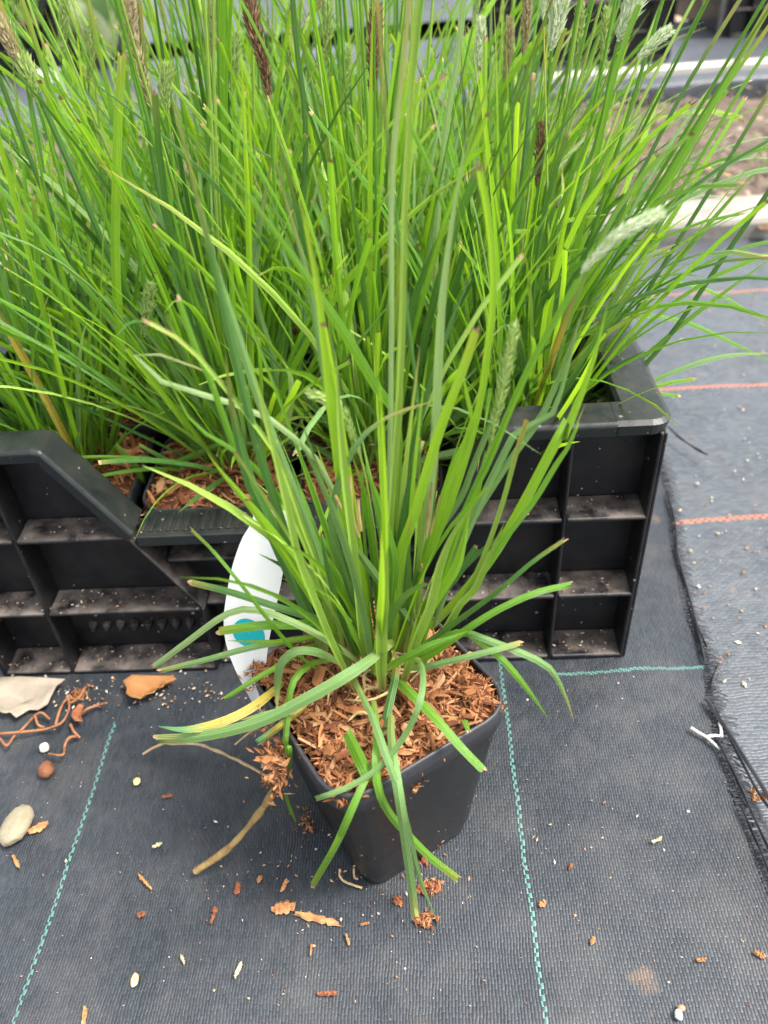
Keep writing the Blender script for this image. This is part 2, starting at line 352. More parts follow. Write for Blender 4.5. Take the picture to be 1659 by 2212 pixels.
TL = ['thickest of the loose black tapes running off the seam at the right edge', 'second long black tape beside the thickest loose one at the seam', 'thin loose black tape under the white forked stem', 'short thin tape at the lowest frayed part of the seam', 'black tape lifting off the seam right of the crate corner', 'short loose tape on the seam beside the orange line end', 'long black tape curving away from the crate top corner', 'thin tape beside the one curving off the crate top corner', 'short tape sticking up at the end of the level green line', 'short loose tape on the seam above the green line end']
for ti, (pts, wd) in enumerate([([(1525, 1510), (1560, 1560), (1610, 1640), (1659, 1720), (1720, 1830)], .0016), ([(1545, 1530), (1600, 1640), (1650, 1730), (1720, 1800)], .0010), ([(1550, 1600), (1590, 1680), (1640, 1790), (1690, 1890)], .0009),
                ([(1600, 1740), (1622, 1790), (1648, 1850), (1680, 1930)], .0008), ([(1460, 1180), (1475, 1240), (1500, 1330), (1522, 1430)], .0012), ([(1440, 1060), (1458, 1130), (1463, 1200)], .0009),
                ([(1443, 922), (1468, 945), (1500, 968), (1530, 984)], .0012), ([(1450, 930), (1480, 955), (1515, 975)], .0008), ([(1536, 1485), (1541, 1460), (1550, 1437)], .0008), ([(1500, 1340), (1515, 1372), (1528, 1400)], .0008)]):
    P = catmull([gz(u, v, .010) for u, v in pts], 14)
    b = MB(); b.quad_strip([[p + Vector((-wd, 0, .0004 * math.sin(i))), p + Vector((0, 0, .0012)), p + Vector((wd, 0, 0))] for i, p in enumerate(P)])
    me = b.mesh('loose_thread', M_THREAD); o = obj('loose_thread', me)
    tag(o, TL[ti], 'thread', 'loose tapes along the fabric seam')

M_CONC = m_simple('concrete', [(.3, (.17, .155, .13)), (.7, (.33, .31, .27))], 14, .9, bump=.002, bscale=90)
KY0 = fab(gz(1640, 512))[1]
for i in range(-2, 2):
    x0, x1 = i * .9 + .18, i * .9 + 1.075
    b = MB()
    pr = [(0, -.03), (0, .020), (.004, .026), (.016, .029), (.085, .031), (.09, .027), (.09, -.03)]
    rows = []
    for k in range(13):
        x = x0 + (x1 - x0) * k / 12; rows.append([(x, KY0 + a + .002 * noise.noise((x * 9, a * 20, 1)), z + .0018 * noise.noise((x * 11, a * 30, 7))) for a, z in pr])
    b.quad_strip(rows); b.face(rows[0]); b.face(list(reversed(rows[-1])))
    o = obj('kerb_stone', b.mesh('kerb_stone', M_CONC), rot=(0, 0, YAW))
    tag(o, ['pale concrete kerb stone seen at the left edge behind the grass', 'pale concrete kerb stone mostly hidden behind the tall crate grass', 'pale concrete kerb stone at the right with an orange dead leaf against it', 'pale concrete kerb stone continuing the row beyond the orange dead leaf'][i + 2], 'kerb', 'kerb stones edging the bed', None)
# bare soil bed behind the kerb
M_BED = m_simple('bed_soil', [(.25, (.05, .036, .026)), (.5, (.11, .08, .058)), (.8, (.22, .17, .13))], 30, .95, bump=.006, bscale=70)
b = MB(); rows = []
for j in range(61):
    y = KY0 + .088 + (1.02) * j / 60
    rows.append([(x, y, .010 + .012 * noise.noise((x * 5, y * 5, 2)) + .012 * noise.noise((x * 22, y * 22, 4))) for x in [-2.2 + 4.6 * i / 200 for i in range(201)]])
b.quad_strip(rows); tag(obj('soil_bed', b.mesh('soil_bed', M_BED, True), rot=(0, 0, YAW)), kind='structure')
M_LITTER = m_simple('bed_litter', [(.1, (.05, .035, .025)), (.45, (.15, .11, .075)), (.75, (.30, .24, .18)), (.9, (.45, .18, .07)), (1, (.58, .54, .46))], 40, .9, island=True)
b = MB()
for i in range(4200):
    x = random.uniform(-1.2, 1.9); y = KY0 + .09 + random.random() ** 1.2 * .98; s = random.uniform(.003, .011) * (1.5 if random.random() < .08 else 1)
    a = random.uniform(0, 6.3); e1 = Vector((math.cos(a), math.sin(a), random.uniform(-.4, .4))) * s; e2 = Vector((-math.sin(a), math.cos(a), random.uniform(-.4, .4))) * s * random.uniform(.35, .9)
    c = Vector((x, y, .022 + random.uniform(0, .008))); up = Vector((0, 0, s * .35))
    q = [c - e1, c - e2 * .9 + e1 * .1, c + e1, c + e2]
    B0 = len(b.v); b.v.extend([tuple(p) for p in q] + [tuple(c + up)])
    for k in range(4): b.f.append((B0 + k, B0 + (k + 1) % 4, B0 + 4)); b.mi.append(0); b.uv.extend([(0, 0)] * 3)
tag(obj('bed_litter', b.mesh('bed_litter', M_LITTER), rot=(0, 0, YAW)), kind='stuff')
# far raised bed covered with fabric, its pale batten, the sand path, more fabric
BY = fab(gz(1659, 190))[1] - .10
M_FABF = m_fabric('woven_fabric_far', False, .0026, .0060, (.03, .035, .042), (.085, .095, .11), .42, [], (.1, .1, .1), .16, .2)
def slab(name, x0, x1, y0, y1, z0, z1, M, r=.01):
    b = MB(); rows = []
    pr = [(y0 + .006, z0), (y0, z1 - r), (y0 + r * .3, z1 - r * .3), (y0 + r, z1), (y1, z1)]
    for k in range(31):
        x = x0 + (x1 - x0) * k / 30; rows.append([(x, a + .008 * noise.noise((x * 2, 0, 5)), z + (.004 * noise.noise((x * 3, a * 3, 5)) if z > z0 else 0)) for a, z in pr])
    b.quad_strip(rows); return obj(name, b.mesh(name, M, True), rot=(0, 0, YAW))
BZ = .045
tag(slab('fabric_bed', -2.5, 2.6, BY, BY + .78, -.03, BZ, M_FABF), kind='structure')
b = MB(); yb = BY + .075
for k in range(1): b.box(.30, 1.6, yb, yb + .055, BZ - .006, BZ + .012)
M_WHITE = m_simple('weathered_white_timber', [(.3, (.42, .39, .33)), (.7, (.54, .51, .44))], 10, .7)
o = obj('batten', b.mesh('batten', M_WHITE), rot=(0, 0, YAW)); tag(o, 'long pale timber batten lying along the front of the raised black fabric bed', 'batten')
M_SAND = m_simple('sand', [(.3, (.36, .26, .17)), (.7, (.46, .35, .24))], 12, .95, bump=.004)
b = MB(); b.quad_strip([[(x, y, .012) for x in (.55, 1.0, 1.5, 4)] for y in (BY + .785, BY + 1.30)]); tag(obj('sand_path', b.mesh('sand_path', M_SAND), rot=(0, 0, YAW)), kind='structure')
b = MB(); b.quad_strip([[(x, y, .020) for x in (-6, -2, 0, 2, 6)] for y in (BY + 1.31, BY + 2.2, BY + 6)]); tag(obj('far_fabric', b.mesh('far_fabric', M_FABF), rot=(0, 0, YAW)), kind='structure')

# ------------------------------------------------------------------ the crate
CW, HL, H1, H2 = .2315, .183, .124, .061      # half width at lip, heights of lip / upper shelf / lower shelf
CD = .48                                       # depth
def crate_xf(p): x, y, z = p; return (x * (1 - .027 * (HL - z) / CW), y + .0488 * z * max(0, 1 - y / .1), z)
def cmesh(name, b, M=None):
    b.v = [crate_xf(p) for p in b.v]; return b.mesh(name, M or M_CRATE)
T = .0024
def build_crate(loc, rotz, label, group):
    root = thing('crate', loc, label, 'crate', group, rotz)
    def part(name, b, M=None):
        me = cmesh(name, b, M); o = obj(name, me, root); o2 = o.modifiers.new('soften', 'BEVEL'); o2.width = .0011; o2.segments = 2; o2.limit_method = 'ANGLE'; return o
    D0 = .024
    def dx(z): return -.1354 + (.1793 - z) * (.1023 - .1354) / (.1244 - .1793) if z > .1244 else -.1023 + (.1244 - z) * .60   # left edge of the hand-hold at height z
    # front wall, cut down for the hand-hold
    b = MB(); W0 = CW - .004
    b.box(-W0, W0, D0, D0 + T, 0.004, H1 - .004)
    for s in (-1, 1):
        q = [(s * W0, D0, H1 - .004), (s * .1005, D0, H1 - .004), (s * .133, D0, HL), (s * W0, D0, HL)]
        q2 = [(x, y + T, z) for x, y, z in q]
        b.face(q if s > 0 else list(reversed(q))); b.face(list(reversed(q2)) if s > 0 else q2)
        for i in range(4): b.face([q[i], q[(i + 1) % 4], q2[(i + 1) % 4], q2[i]])
    part('front_wall', b)
    # shelves, butted between ribs
    ru = .1765
    def shelf(x0, x1, z, y0=0.0, th=.0028):
        b = MB(); b.hexa([(x0, y0, z - th), (x1, y0, z - th), (x1, D0 - .0003, z - th), (x0, D0 - .0003, z - th), (x0, y0, z), (x1, y0, z), (x1, D0 - .0003, z + .0012), (x0, D0 - .0003, z + .0012)]); part('shelf', b)
    for z, dl in ((H1, -.1023), (H2, -.0655), (.0045, -.0665)):
        shelf(-CW + .0035, -ru - .0014, z); shelf(-ru + .0014, dl - .0015, z); shelf(-dl + .0015, ru - .0014, z); shelf(ru + .0014, CW - .0035, z)
        if z < .1: shelf(dl + .0015, -dl - .0015, z, .006)
    shelf(-.0835, .0835, .098, .008)
    # upright ribs and the slanted ribs beside the hand-hold
    for x, zt in ((-CW + .002, HL), (-ru, HL), (ru, HL), (CW - .002, HL)):
        b = MB(); b.hexa([(x - T / 2, 0.0006, 0), (x + T / 2, 0.0006, 0), (x + T / 2, D0, 0), (x - T / 2, D0, 0), (x - T / 2, 0.0006, zt), (x + T / 2, 0.0006, zt), (x + T / 2, D0, zt), (x - T / 2, D0, zt)]); part('rib', b)
    for x in (-.036, .036):
        b = MB(); b.hexa([(x - T / 2, .0085, 0.005), (x + T / 2, .0085, 0.005), (x + T / 2, D0, 0.005), (x - T / 2, D0, 0.005), (x - T / 2, .0085, .095), (x + T / 2, .0085, .095), (x + T / 2, D0, .095), (x - T / 2, D0, .095)]); part('rib', b)
    for s in (-1, 1):
        for (xa, za, xb, zb) in ((.1023, .1244, .0655, .0615), (.0655, .0615, .0672, .002)):
            b = MB(); b.hexa([(s * xa - T / 2, -.0004, za), (s * xa + T / 2, -.0004, za), (s * xa + T / 2, D0, za), (s * xa - T / 2, D0, za), (s * xb - T / 2, -.0004, zb), (s * xb + T / 2, -.0004, zb), (s * xb + T / 2, D0, zb), (s * xb - T / 2, D0, zb)]); part('rib', b)
    # rim: one rounded channel run round the top and dipping through the hand-hold
    rimw, dr = .026, .009
    def rimrow(x, z, nx, nz):   # cross section from front lip over the top to the inner lip, along front side
        return [(x - nx * dr, .0, z - nz * dr), (x - nx * .002, -.0016, z - nz * .002), (x, .0008, z), (x, rimw - .001, z), (x - nx * .002, rimw + .0014, z - nz * .002), (x - nx * dr, rimw + .0012, z - nz * dr)]
    zt = .1915
    b = MB(); b.quad_strip([rimrow(x, z, nx, nz) for x, z, nx, nz in [(-CW + .030, zt, 0, 1), (-.142, zt, 0, 1), (-.1365, zt - .0012, .3, .95), (-.1335, zt - .005, .7, .7), (-.099, H1 + .007, .8, .6), (-.0965, H1 + .0035, .6, .8)]])
    part('rim', b, M_RIM)
    b = MB(); b.quad_strip([rimrow(x, z, nx, nz) for x, z, nx, nz in [(.0965, H1 + .0035, -.6, .8), (.099, H1 + .007, -.8, .6), (.1335, zt - .005, -.7, .7), (.1365, zt - .0012, -.3, .95), (.142, zt, 0, 1), (CW - .030, zt, 0, 1)]])
    part('rim', b, M_RIM)
    # grip bar with moulded grooves
    b = MB(); n = 34; x0, x1 = -.0955, .0955
    rows = []
    b.box(x0, x1, -.001, .028, H1 - .007, H1 + .0006)
    for k in range(n):
        xa = x0 + (x1 - x0) * (k + .22) / n; xb = x0 + (x1 - x0) * (k + .80) / n
        b.box(xa, xb, .004, .0255, H1 + .0006, H1 + .0019)
    part('grip', b, M_RIM)
    # side and back walls with their rim and shelves
    for s in (-1, 1):
        b = MB(); b.hexa([(s * (CW - .003), .0, .0), (s * (CW - .003), CD, .0), (s * (CW - .0055), CD, .0), (s * (CW - .0055), .0, .0), (s * (CW - .003), .0, HL), (s * (CW - .003), CD, HL), (s * (CW - .0055), CD, HL), (s * (CW - .0055), .0, HL)]); part('side_wall', b)
        b = MB(); xo, yo, rc = CW + .001, -.0013, .012; path = [(CW - .031, yo, 0, -1), (xo - rc, yo, 0, -1)]
        path += [(xo - rc + rc * math.sin(q), yo + rc - rc * math.cos(q), math.sin(q), -math.cos(q)) for q in [R_(15 * k) for k in range(1, 6)]]
        path += [(xo, yo + rc, 1, 0), (xo, CD * .5, 1, 0), (xo, CD, 1, 0)]
        rows = []
        for (x, y, nx, ny) in path:
            row = [(x - nx * .0013, y - ny * .0013, zt - .009), (x + nx * .0003, y + ny * .0003, zt - .002), (x - nx * .0028, y - ny * .0028, zt + .0002)]
            for ins, z in ((.0255, zt + .0002), (.0275, zt - .002), (.0275, zt - .009)):
                row.append((min(x, xo - ins) if y < yo + .02 else x - nx * ins, max(y, yo + ins), z))
            rows.append([(s * px, py, pz) for px, py, pz in row])
        b.quad_strip(rows); part('rim', b, M_RIM)
        for z in (H1, H2):
            for k in range(4):
                y0, y1 = .004 + k * (CD - .01) / 4, .004 + (k + 1) * (CD - .01) / 4 - .003
                b = MB(); b.box(*sorted((s * (CW - .003), s * (CW + .0005))), y0, y1, z - T, z); part('shelf', b)
    b = MB(); b.box(-CW + .006, CW - .006, CD - .006, CD - .0035, 0, HL); part('back_wall', b)
    b = MB(); b.box(-CW + .004, CW - .004, CD - .026, CD - .001, HL + .001, zt); part('rim', b, M_RIM)
    b = MB(); b.box(-CW + .0056, CW - .0056, D0 + T, CD - .0062, .0012, .0040); part('base', b)
    b = MB()
    for r in range(2):
        for k in range(9):
            xx, zz = -.165 + k * .0105 + (r % 2) * .005, .045 - r * .018
            b.tube([(xx, D0 + .0004, zz), (xx, D0 - .003, zz - .001), (xx, D0 - .005, zz - .003)], [.0042, .0036, .0012], 8)
    part('moulded_bumps', b)['kind'] = 'stuff'
    return root
CRATE_LOC = Vector((-.0644, .3855, .0045)); CRATE_C = CRATE_LOC
build_crate(CRATE_LOC, YAW, 'big black nursery crate in front packed with tall grass, hand hold at its middle', 'black nursery crates')
def cl(u, w_, z): return CRATE_C + EX * u + EY * w_ + Vector((0, 0, z))

# ------------------------------------------------------------------ pot
def rsq(h, r, n=5):
    out = []
    for cx, cy, a0 in ((h - r, -h + r, -90), (h - r, h - r, 0), (-h + r, h - r, 90), (-h + r, -h + r, 180)):
        for k in range(n + 1):
            a = R_(a0 + 90 * k / n); out.append((cx + r * math.cos(a), cy + r * math.sin(a)))
    return out
def pot_mesh(hh, ht, hb):
    b = MB(); rows = []
    for h, z, r in ((hb - .006, 0.003, .010), (hb, .0, .012), (hb + .0006, .003, .012), (hb + (ht - hb) * .9, hh * .88, .018), (ht - .0004, hh * .885, .0185), (ht, hh - .0015, .0190), (ht - .0004, hh, .0190), (ht - .0014, hh, .018), (ht - .0022, hh - .001, .0175), (hb + .002, .012, .011)):
        rows.append([(x, y, z) for x, y in rsq(h, r)])
    b.quad_strip(rows, [0, 0, 0, 0, 1, 1, 1, 1, 0], None, closed=True); b.face([(x, y, .006) for x, y in rsq(hb, .011)]); b.face([(x, y, .0035) for x, y in reversed(rsq(hb - .006, .010))])
    return b.mesh('pot', [M_POT, M_POTRIM], True)
POT_H = .120
POT_ME = pot_mesh(POT_H, .0514, .0352)
# bark chip variants
def chip_mesh(L, W_, Th, seed):
    rs = random.Random(seed); b = MB(); rows = []; n = 5
    bend = rs.uniform(-.25, .25)
    for i in range(n):
        t = i / (n - 1); ww = W_ * (0.35 + .65 * math.sin(math.pi * (0.15 + .7 * t)) + rs.uniform(-.18, .18)); th = Th * rs.uniform(.6, 1.1); x = (t - .5) * L; z = bend * L * (t - .5) ** 2
        o1, o2 = rs.uniform(-.1, .1) * L * (i in (0, n - 1)), rs.uniform(-.1, .1) * L * (i in (0, n - 1))
        rows.append([(x + o1, -ww, z), (x, rs.uniform(-.3, .3) * ww, z + th), (x + o2, ww, z + th * .3), (x, rs.uniform(-.2, .2) * ww, z - th * .5)])
    b.quad_strip(rows, closed=True); b.face(list(reversed(rows[0]))); b.face(rows[-1]); return b.mesh('mulch_chip', M_CHIP)
CHIPS = [chip_mesh(random.uniform(.008, .019), random.uniform(.0009, .0026), random.uniform(.0006, .0012), i) for i in range(16)] + [chip_mesh(random.uniform(.010, .015), random.uniform(.003, .0045), .0009, 50 + i) for i in range(4)]
def surf(x, y, base, seed, half=.046):
    r = min(1, max(abs(x), abs(y)) / half)
    return base + .006 * (1 - r * r) + (.004 * max(0, (y - x) / .09) if seed == 3 else 0) + .0035 * noise.noise((x * 60, y * 60, seed)) + .002 * noise.noise((x * 190, y * 190, seed))
def mulch_meshes(base, seed, nshred, half=.0465):
    b = MB(); n = 24
    rows = [[(x, y, surf(x, y, base, seed, half) - .001) for x in [-half + 2 * half * i / n for i in range(n + 1)]] for y in [-half + 2 * half * j / n for j in range(n + 1)]]
    b.quad_strip(rows); bed = b.mesh('mulch_bed', M_SOIL, True)
    rs = random.Random(seed); b = MB()
    for i in range(nshred):
        x, y = rs.uniform(-half, half), rs.uniform(-half, half); L = rs.uniform(.0015, .006); a = rs.uniform(0, 6.3); tl = rs.gauss(0, .45)
        c = Vector((x, y, surf(x, y, base, seed, half) + rs.uniform(-.0005, .0018)))
        e = Vector((math.cos(a) * math.cos(tl), math.sin(a) * math.cos(tl), math.sin(tl))) * L; s_ = Vector((-math.sin(a), math.cos(a), rs.uniform(-.7, .7))).normalized() * rs.uniform(.0003, .0010); up = e.cross(s_).normalized() * .0004
        B0 = len(b.v); b.v.extend([tuple(c - e), tuple(c + s_), tuple(c + e), tuple(c - s_), tuple(c + up)])
        for f in ((0, 1, 4), (1, 2, 4), (2, 3, 4), (3, 0, 4)): b.f.append(tuple(B0 + k for k in f)); b.mi.append(0); b.uv.extend([(0, 0)] * 3)
    return bed, b.mesh('mulch_shreds', M_SHRED)
def add_chips(root, n, base, seed, half=.044, name='mulch_chip', zoff=.0014):
    rs = random.Random(seed * 7 + 1)
    for i in range(n):
        x, y = rs.uniform(-half, half), rs.uniform(-half, half)
        if math.hypot(x, y) < .016 and rs.random() < .7: continue
        obj(name, rs.choice(CHIPS), root, (x, y, surf(x, y, base, seed) + zoff + rs.uniform(-.001, .0014)), (rs.gauss(0, .5), rs.gauss(0, .28), rs.uniform(0, 6.28)), rs.uniform(.55, 1.25))

# ------------------------------------------------------------------ blades
def wprof(t, end):
    base = min(1, .62 + 1.6 * t)
    if end == 'cut': return base * (1 - .22 * t * t)
    if end == 'flat': return base
    return base * max(.02, min(1, (1 - t) * 3.2)) ** .75 if t > .55 else base * 1.0
def blade_mesh(P, widths, end, M, side=None, twist=0.0, twist2=0.0, fold=.30, view=None, name='grass_blade', n=16, seed=0):
    rs = random.Random(seed); P = catmull(P, n); rows = []; vv = []; mi = []
    if end == 'cut':    # short dry end piece
        t_ = (P[-1] - P[-2]); P = P[:-1] + [P[-2] + t_ * (.90 if n < 12 else .84), P[-1]]
    N = len(P)
    for i, p in enumerate(P):
        t = i / (N - 1); T_ = (P[min(i + 1, N - 1)] - P[max(i - 1, 0)]).normalized()
        if view is not None: S = T_.cross((p - view).normalized())
        else: S = T_.cross(side)
        if S.length < 1e-3: S = T_.cross(Vector((1, 0, .2)))
        S.normalize(); Nn = S.cross(T_).normalized(); a = twist + (twist2 - twist) * t
        S2 = S * math.cos(a) + Nn * math.sin(a); N2 = Nn * math.cos(a) - S * math.sin(a)
        w_ = widths(t) * wprof(t, end) * .5; fd = fold * (1 - .5 * t)
        jag = (rs.uniform(-.0012, .0012) if end == 'cut' and i == N - 1 else 0)
        row = []
        for q in (-1, -.5, 0, .5, 1):
            jj = T_ * (rs.uniform(-.0030, .0016)) if (end == 'cut' and i == N - 1) else Vector((0, 0, 0))
            row.append(p + S2 * (w_ * q) + N2 * (w_ * fd * 1.7 * (abs(q) - .5)) + jj)
        rows.append(row); vv.append(t)
        mi.append(1 if (end == 'cut' and i >= N - 2) else 0)
    b = MB(); b.quad_strip([q[:3] for q in rows], mi[:-1], vv, ux=(0, .5)); b.quad_strip([q[2:] for q in rows], mi[:-1], vv, ux=(.5, 1)); return b.mesh(name, [M, M_DRY], True)

def head_into(b, P, rad, dens, seed, fl=1.0):
    rs = random.Random(seed); n = len(P)
    for i in range(dens):
        t = (i + rs.random()) / dens; k = min(n - 2, int(t * (n - 1))); p = P[k].lerp(P[k + 1], t * (n - 1) - k); d = (P[k + 1] - P[k]).normalized()
        a = i * 2.39996 + rs.uniform(-.4, .4); u_ = d.cross(Vector((.3, .2, .9))).normalized(); v_ = d.cross(u_)
        out = u_ * math.cos(a) + v_ * math.sin(a); env = math.sin(math.pi * min(1, .12 + .88 * (1 - t) ** .8)) ** .6 if t > .5 else min(1, .55 + t)
        r = rad * env; L = r * rs.uniform(1.0, 1.8) * fl
        dr = (d * rs.uniform(.75, 1.2) + out * rs.uniform(.35, .75)).normalized(); s = dr.cross(out).normalized() * r * rs.uniform(.10, .24)
        c0 = p + out * r * rs.uniform(.05, .2); c1 = c0 + dr * L * .45 + out * r * .1; c2 = c0 + dr * L
        B0 = len(b.v); b.v.extend([tuple(c0), tuple(c1 + s), tuple(c2), tuple(c1 - s), tuple(c1 + out * r * .22)])
        for f in ((0, 1, 4), (1, 2, 4), (2, 3, 4), (3, 0, 4)): b.f.append(tuple(B0 + q for q in f)); b.mi.append(0); b.uv.extend([(.5, .5)] * 3)

# ------------------------------------------------------------------ the potted grass in front
PA = R_(29); PC = Vector((-.0118, .2665, .0060))
fg = thing('potted_grass', PC, 'potted ornamental grass standing alone in front of the crate, roots and bark spilling over its rim', 'potted plant', None, 0)
obj('pot', POT_ME, fg, rot=(0, 0, PA))
MB_BASE = POT_H - .004
bed, shr = mulch_meshes(MB_BASE, 3, 3400, .0475)
obj('mulch_bed', bed, fg, rot=(0, 0, PA))
o = obj('mulch_shreds', shr, fg, rot=(0, 0, PA)); o['kind'] = 'stuff'
holder_rot = Matrix.Rotation(PA, 4, 'Z')
rs = random.Random(77)
for i in range(280):
    x, y = rs.uniform(-.0462, .0462), rs.uniform(-.0462, .0462)
    if math.hypot(x, y) < .012 and rs.random() < .6: continue
    q = holder_rot @ Vector((x, y, surf(x, y, MB_BASE, 3) + .0018 + rs.uniform(-.001, .0016)))
    obj('mulch_chip', rs.choice(CHIPS), fg, q, (rs.gauss(0, .7), rs.gauss(0, .42), rs.uniform(0, 6.28)), (rs.uniform(.5, 1.3), rs.uniform(.35, 1.0), 1))
# chips and fibres spilling over the rim
for u, v, z, rx, rz, sc in [(915, 1672, .104, 1.2, 1.1, 1.3), (905, 1690, .098, 1.1, 1.25, 1.2), (893, 1712, .092, 1.1, 1.25, 1.0), (945, 1610, .118, .9, 1.3, 1.1), (955, 1622, .112, 1.1, 1.5, 1.0), (585, 1650, .112, .7, .3, 1.1), (600, 1670, .104, .9, .8, 1.0), (605, 1690, .098, 1.1, 1.2, .9), (592, 1705, .092, 1.1, 1.5, .9), (600, 1640, .116, .3, -.4, 1.1), (575, 1640, .115, .2, .2, .9), (1048, 1480, .122, .3, .9, 1.0), (610, 1655, .11, .8, 1.9, 1.0), (590, 1630, .117, .4, 1.1, 1.0)]:
    obj('mulch_chip', CHIPS[random.randrange(16)], fg, gz(u, v, z) - PC, (rx, .5, rz), sc)

def crop(c):
    x0, y0, x1, y1 = c; s = (x1 - x0) / 1659.0
    return lambda pts: [((x0 + a * s) / 1.15732, (y0 + b_ * s) / 1.15732) for a, b_ in pts]
C4 = crop((340, 700, 1000, 1300)); C5 = crop((800, 1050, 1460, 1700)); C6 = crop((600, 1250, 1260, 1750)); C7 = crop((640, 1600, 1300, 2300)); G = lambda p: p
ZM = MB_BASE + .0075
_seed = [100]
def blade_px(root, origin, base3, pts, wpx, mk, end='cut', k=0.0, z=None, twist=None, fold=.30, name='grass_blade'):
    """pts run from the base to the tip in photo pixels; k: upright plane lean, or z: heights along the blade"""
    if z is None:
        P = [pk(u, v, base3, k) for u, v in pts]
    else:
        pts = [(p.x, p.y) for p in catmull([(u, v, 0) for u, v in pts], 22)]; N = len(pts); hh = []
        def hit(p):
            q = Matrix.Rotation(-PA, 3, 'Z') @ (p - PC); m_ = max(abs(q.x), abs(q.y))
            if q.z > POT_H + .004: return m_ < .049 and q.z < surf(q.x, q.y, MB_BASE, 3) + .003
            if q.z > POT_H - .004: return m_ < .0545
            return m_ < .0352 + .0166 * max(0, q.z) / POT_H + .0035
        def lift(h, u, v):
            for _ in range(90):
                if not hit(gz(u, v, h)): break
                h += .001
            return h
        for i, (u, v) in enumerate(pts):
            t = i / (N - 1) * (len(z) - 1); j = min(len(z) - 2, int(t)); hh.append(lift(z[j] + (z[j + 1] - z[j]) * (t - j), u, v) if i else z[0])
        for _ in range(6):
            sm = [hh[0]] + [max(hh[i], (hh[i - 1] + hh[i + 1]) / 2) for i in range(1, N - 1)] + [hh[-1]]; hh = sm
        P = [gz(u, v, h) for (u, v), h in zip(pts, hh)]
    _seed[0] += 1; rs = random.Random(_seed[0])
    tw = rs.uniform(-.5, .5) if twist is None else twist; tw2 = tw + rs.uniform(-.5, .5)
    dep = [(p - CAM).dot(CF) for p in P]
    def wd(t):
        i = min(len(dep) - 2, int(t * (len(dep) - 1))); d = dep[i] + (dep[i + 1] - dep[i]) * (t * (len(dep) - 1) - i)
        return wpx * d / F_PX / max(.75, math.cos(tw))
    P = [p - origin for p in P]
    me = blade_mesh(P, wd, end, BM[mk], view=CAM - origin, twist=tw, twist2=tw2, fold=fold, seed=_seed[0], n=18)
    return obj(name, me, root)
def FB(pts, wpx, mk, end='cut', k=0.0, z=None, base=None, **kw):
    b3 = gz(*(base or pts[0]), ZM + .0075)
    return blade_px(fg, PC, b3, pts, wpx, mk, end, k, z, **kw)
rv = lambda p: list(reversed(p))
# upright leaves (traced from base to tip)
FB([(762, 1420), (740, 1400), (690, 1390), (645, 1260), (605, 1115), (570, 1010), (535, 880), (495, 715), (460, 560), (425, 420), (385, 260), (362, 185)][1:], 20, 'dark', 'point', -.05, base=(765, 1420))
FB([(770, 1420), (720, 1300), (672, 1150), (625, 1030), (575, 905), (535, 790), (500, 680), (455, 545), (418, 400), (398, 300), (375, 215)], 19, 'blue', 'point', -.02)
FB([(850, 1400), (850, 1150), (858, 920), (820, 850), (740, 715), (660, 595), (565, 460), (500, 378), (447, 332)], 22, 'mid', 'point', .05)
FB([(800, 1410), (775, 1250), (742, 1080), (718, 900), (700, 740), (685, 620), (664, 510), (643, 402)], 25, 'bright', 'point', -.04, twist=.1)
FB([(790, 1400), (760, 1180), (712, 880), (690, 740), (665, 600), (622, 450), (590, 330)], 17, 'blue', 'point', .06)
FB([(860, 1410), (905, 1250), (975, 1080), (1030, 900), (1050, 780), (1065, 650), (1062, 540), (1050, 440), (1033, 354)], 19, 'bright', 'cut', 0, twist=.15)
FB([(835, 1420), (838, 1250), (846, 1080), (860, 890), (868, 740), (871, 590), (875, 440), (884, 260), (893, 100), (905, -40)], 14, 'stalk', 'flat', .0, fold=-.8)
FB([(832, 1420), (842, 1000), (846, 700), (845, 450), (852, 300), (870, 160), (885, -10)], 12, 'pale', 'flat', .04)
FB([(885, 1420), (900, 1150), (905, 920), (893, 780), (880, 680), (866, 540), (848, 420), (836, 300), (826, 150), (815, 0)], 8, 'dark', 'flat', .05)
FB([(878, 1410), (905, 1250), (925, 1080), (940, 920), (946, 780), (955, 640), (970, 520), (985, 420), (1003, 330), (1012, 260)], 24, 'pale', 'point', .03, twist=.3)
FB([(845, 1420), (858, 1230), (895, 1110), (930, 990), (960, 900), (1000, 795), (1030, 707)], 25, 'bright', 'cut', -.05, twist=.1)
FB([(900, 1430), (960, 1235), (1010, 1090), (1055, 1000), (1100, 890), (1145, 790), (1195, 700), (1250, 605)], 15, 'mid', 'flat', .0, fold=-.8)
FB(rv(C5([(1560, 0), (1420, 260), (1310, 470), (1170, 720), (1030, 930), (880, 1110), (690, 1310)])) + [(1215, 950), (1245, 880), (1275, 800), (1298, 720), (1312, 660)], 23, 'bright', 'point', -.02, base=(870, 1410), twist=0)
FB(rv(C5([(1630, 0), (1560, 170), (1480, 290), (1340, 520), (1170, 740), (1000, 1000), (850, 1220)])) + [(1240, 930), (1265, 872)], 14, 'mid', 'point', -.05, base=(905, 1420))
FB(rv(C5([(1300, 0), (1230, 220), (1150, 520), (1060, 780), (1000, 930), (900, 1130), (800, 1340), (700, 1490)])), 10, 'stalk', 'flat', -.03, fold=-.8)
FB(rv(C5([(1420, -80), (1200, 240), (1050, 470), (930, 670), (790, 900), (700, 1200)])) + [(1250, 700), (1270, 640)], 15, 'blue', 'point', .04, base=(900, 1410))
FB(rv(C5([(1250, 60), (1130, 270), (990, 560), (850, 900), (720, 1300)])) + [(1190, 900), (1235, 760), (1250, 688)], 17, 'blue', 'point', .05, base=(890, 1420))
FB(rv(C5([(640, 115), (605, 240), (555, 470), (500, 800), (470, 1100), (430, 1450)])), 20, 'dark', 'cut', -.02)
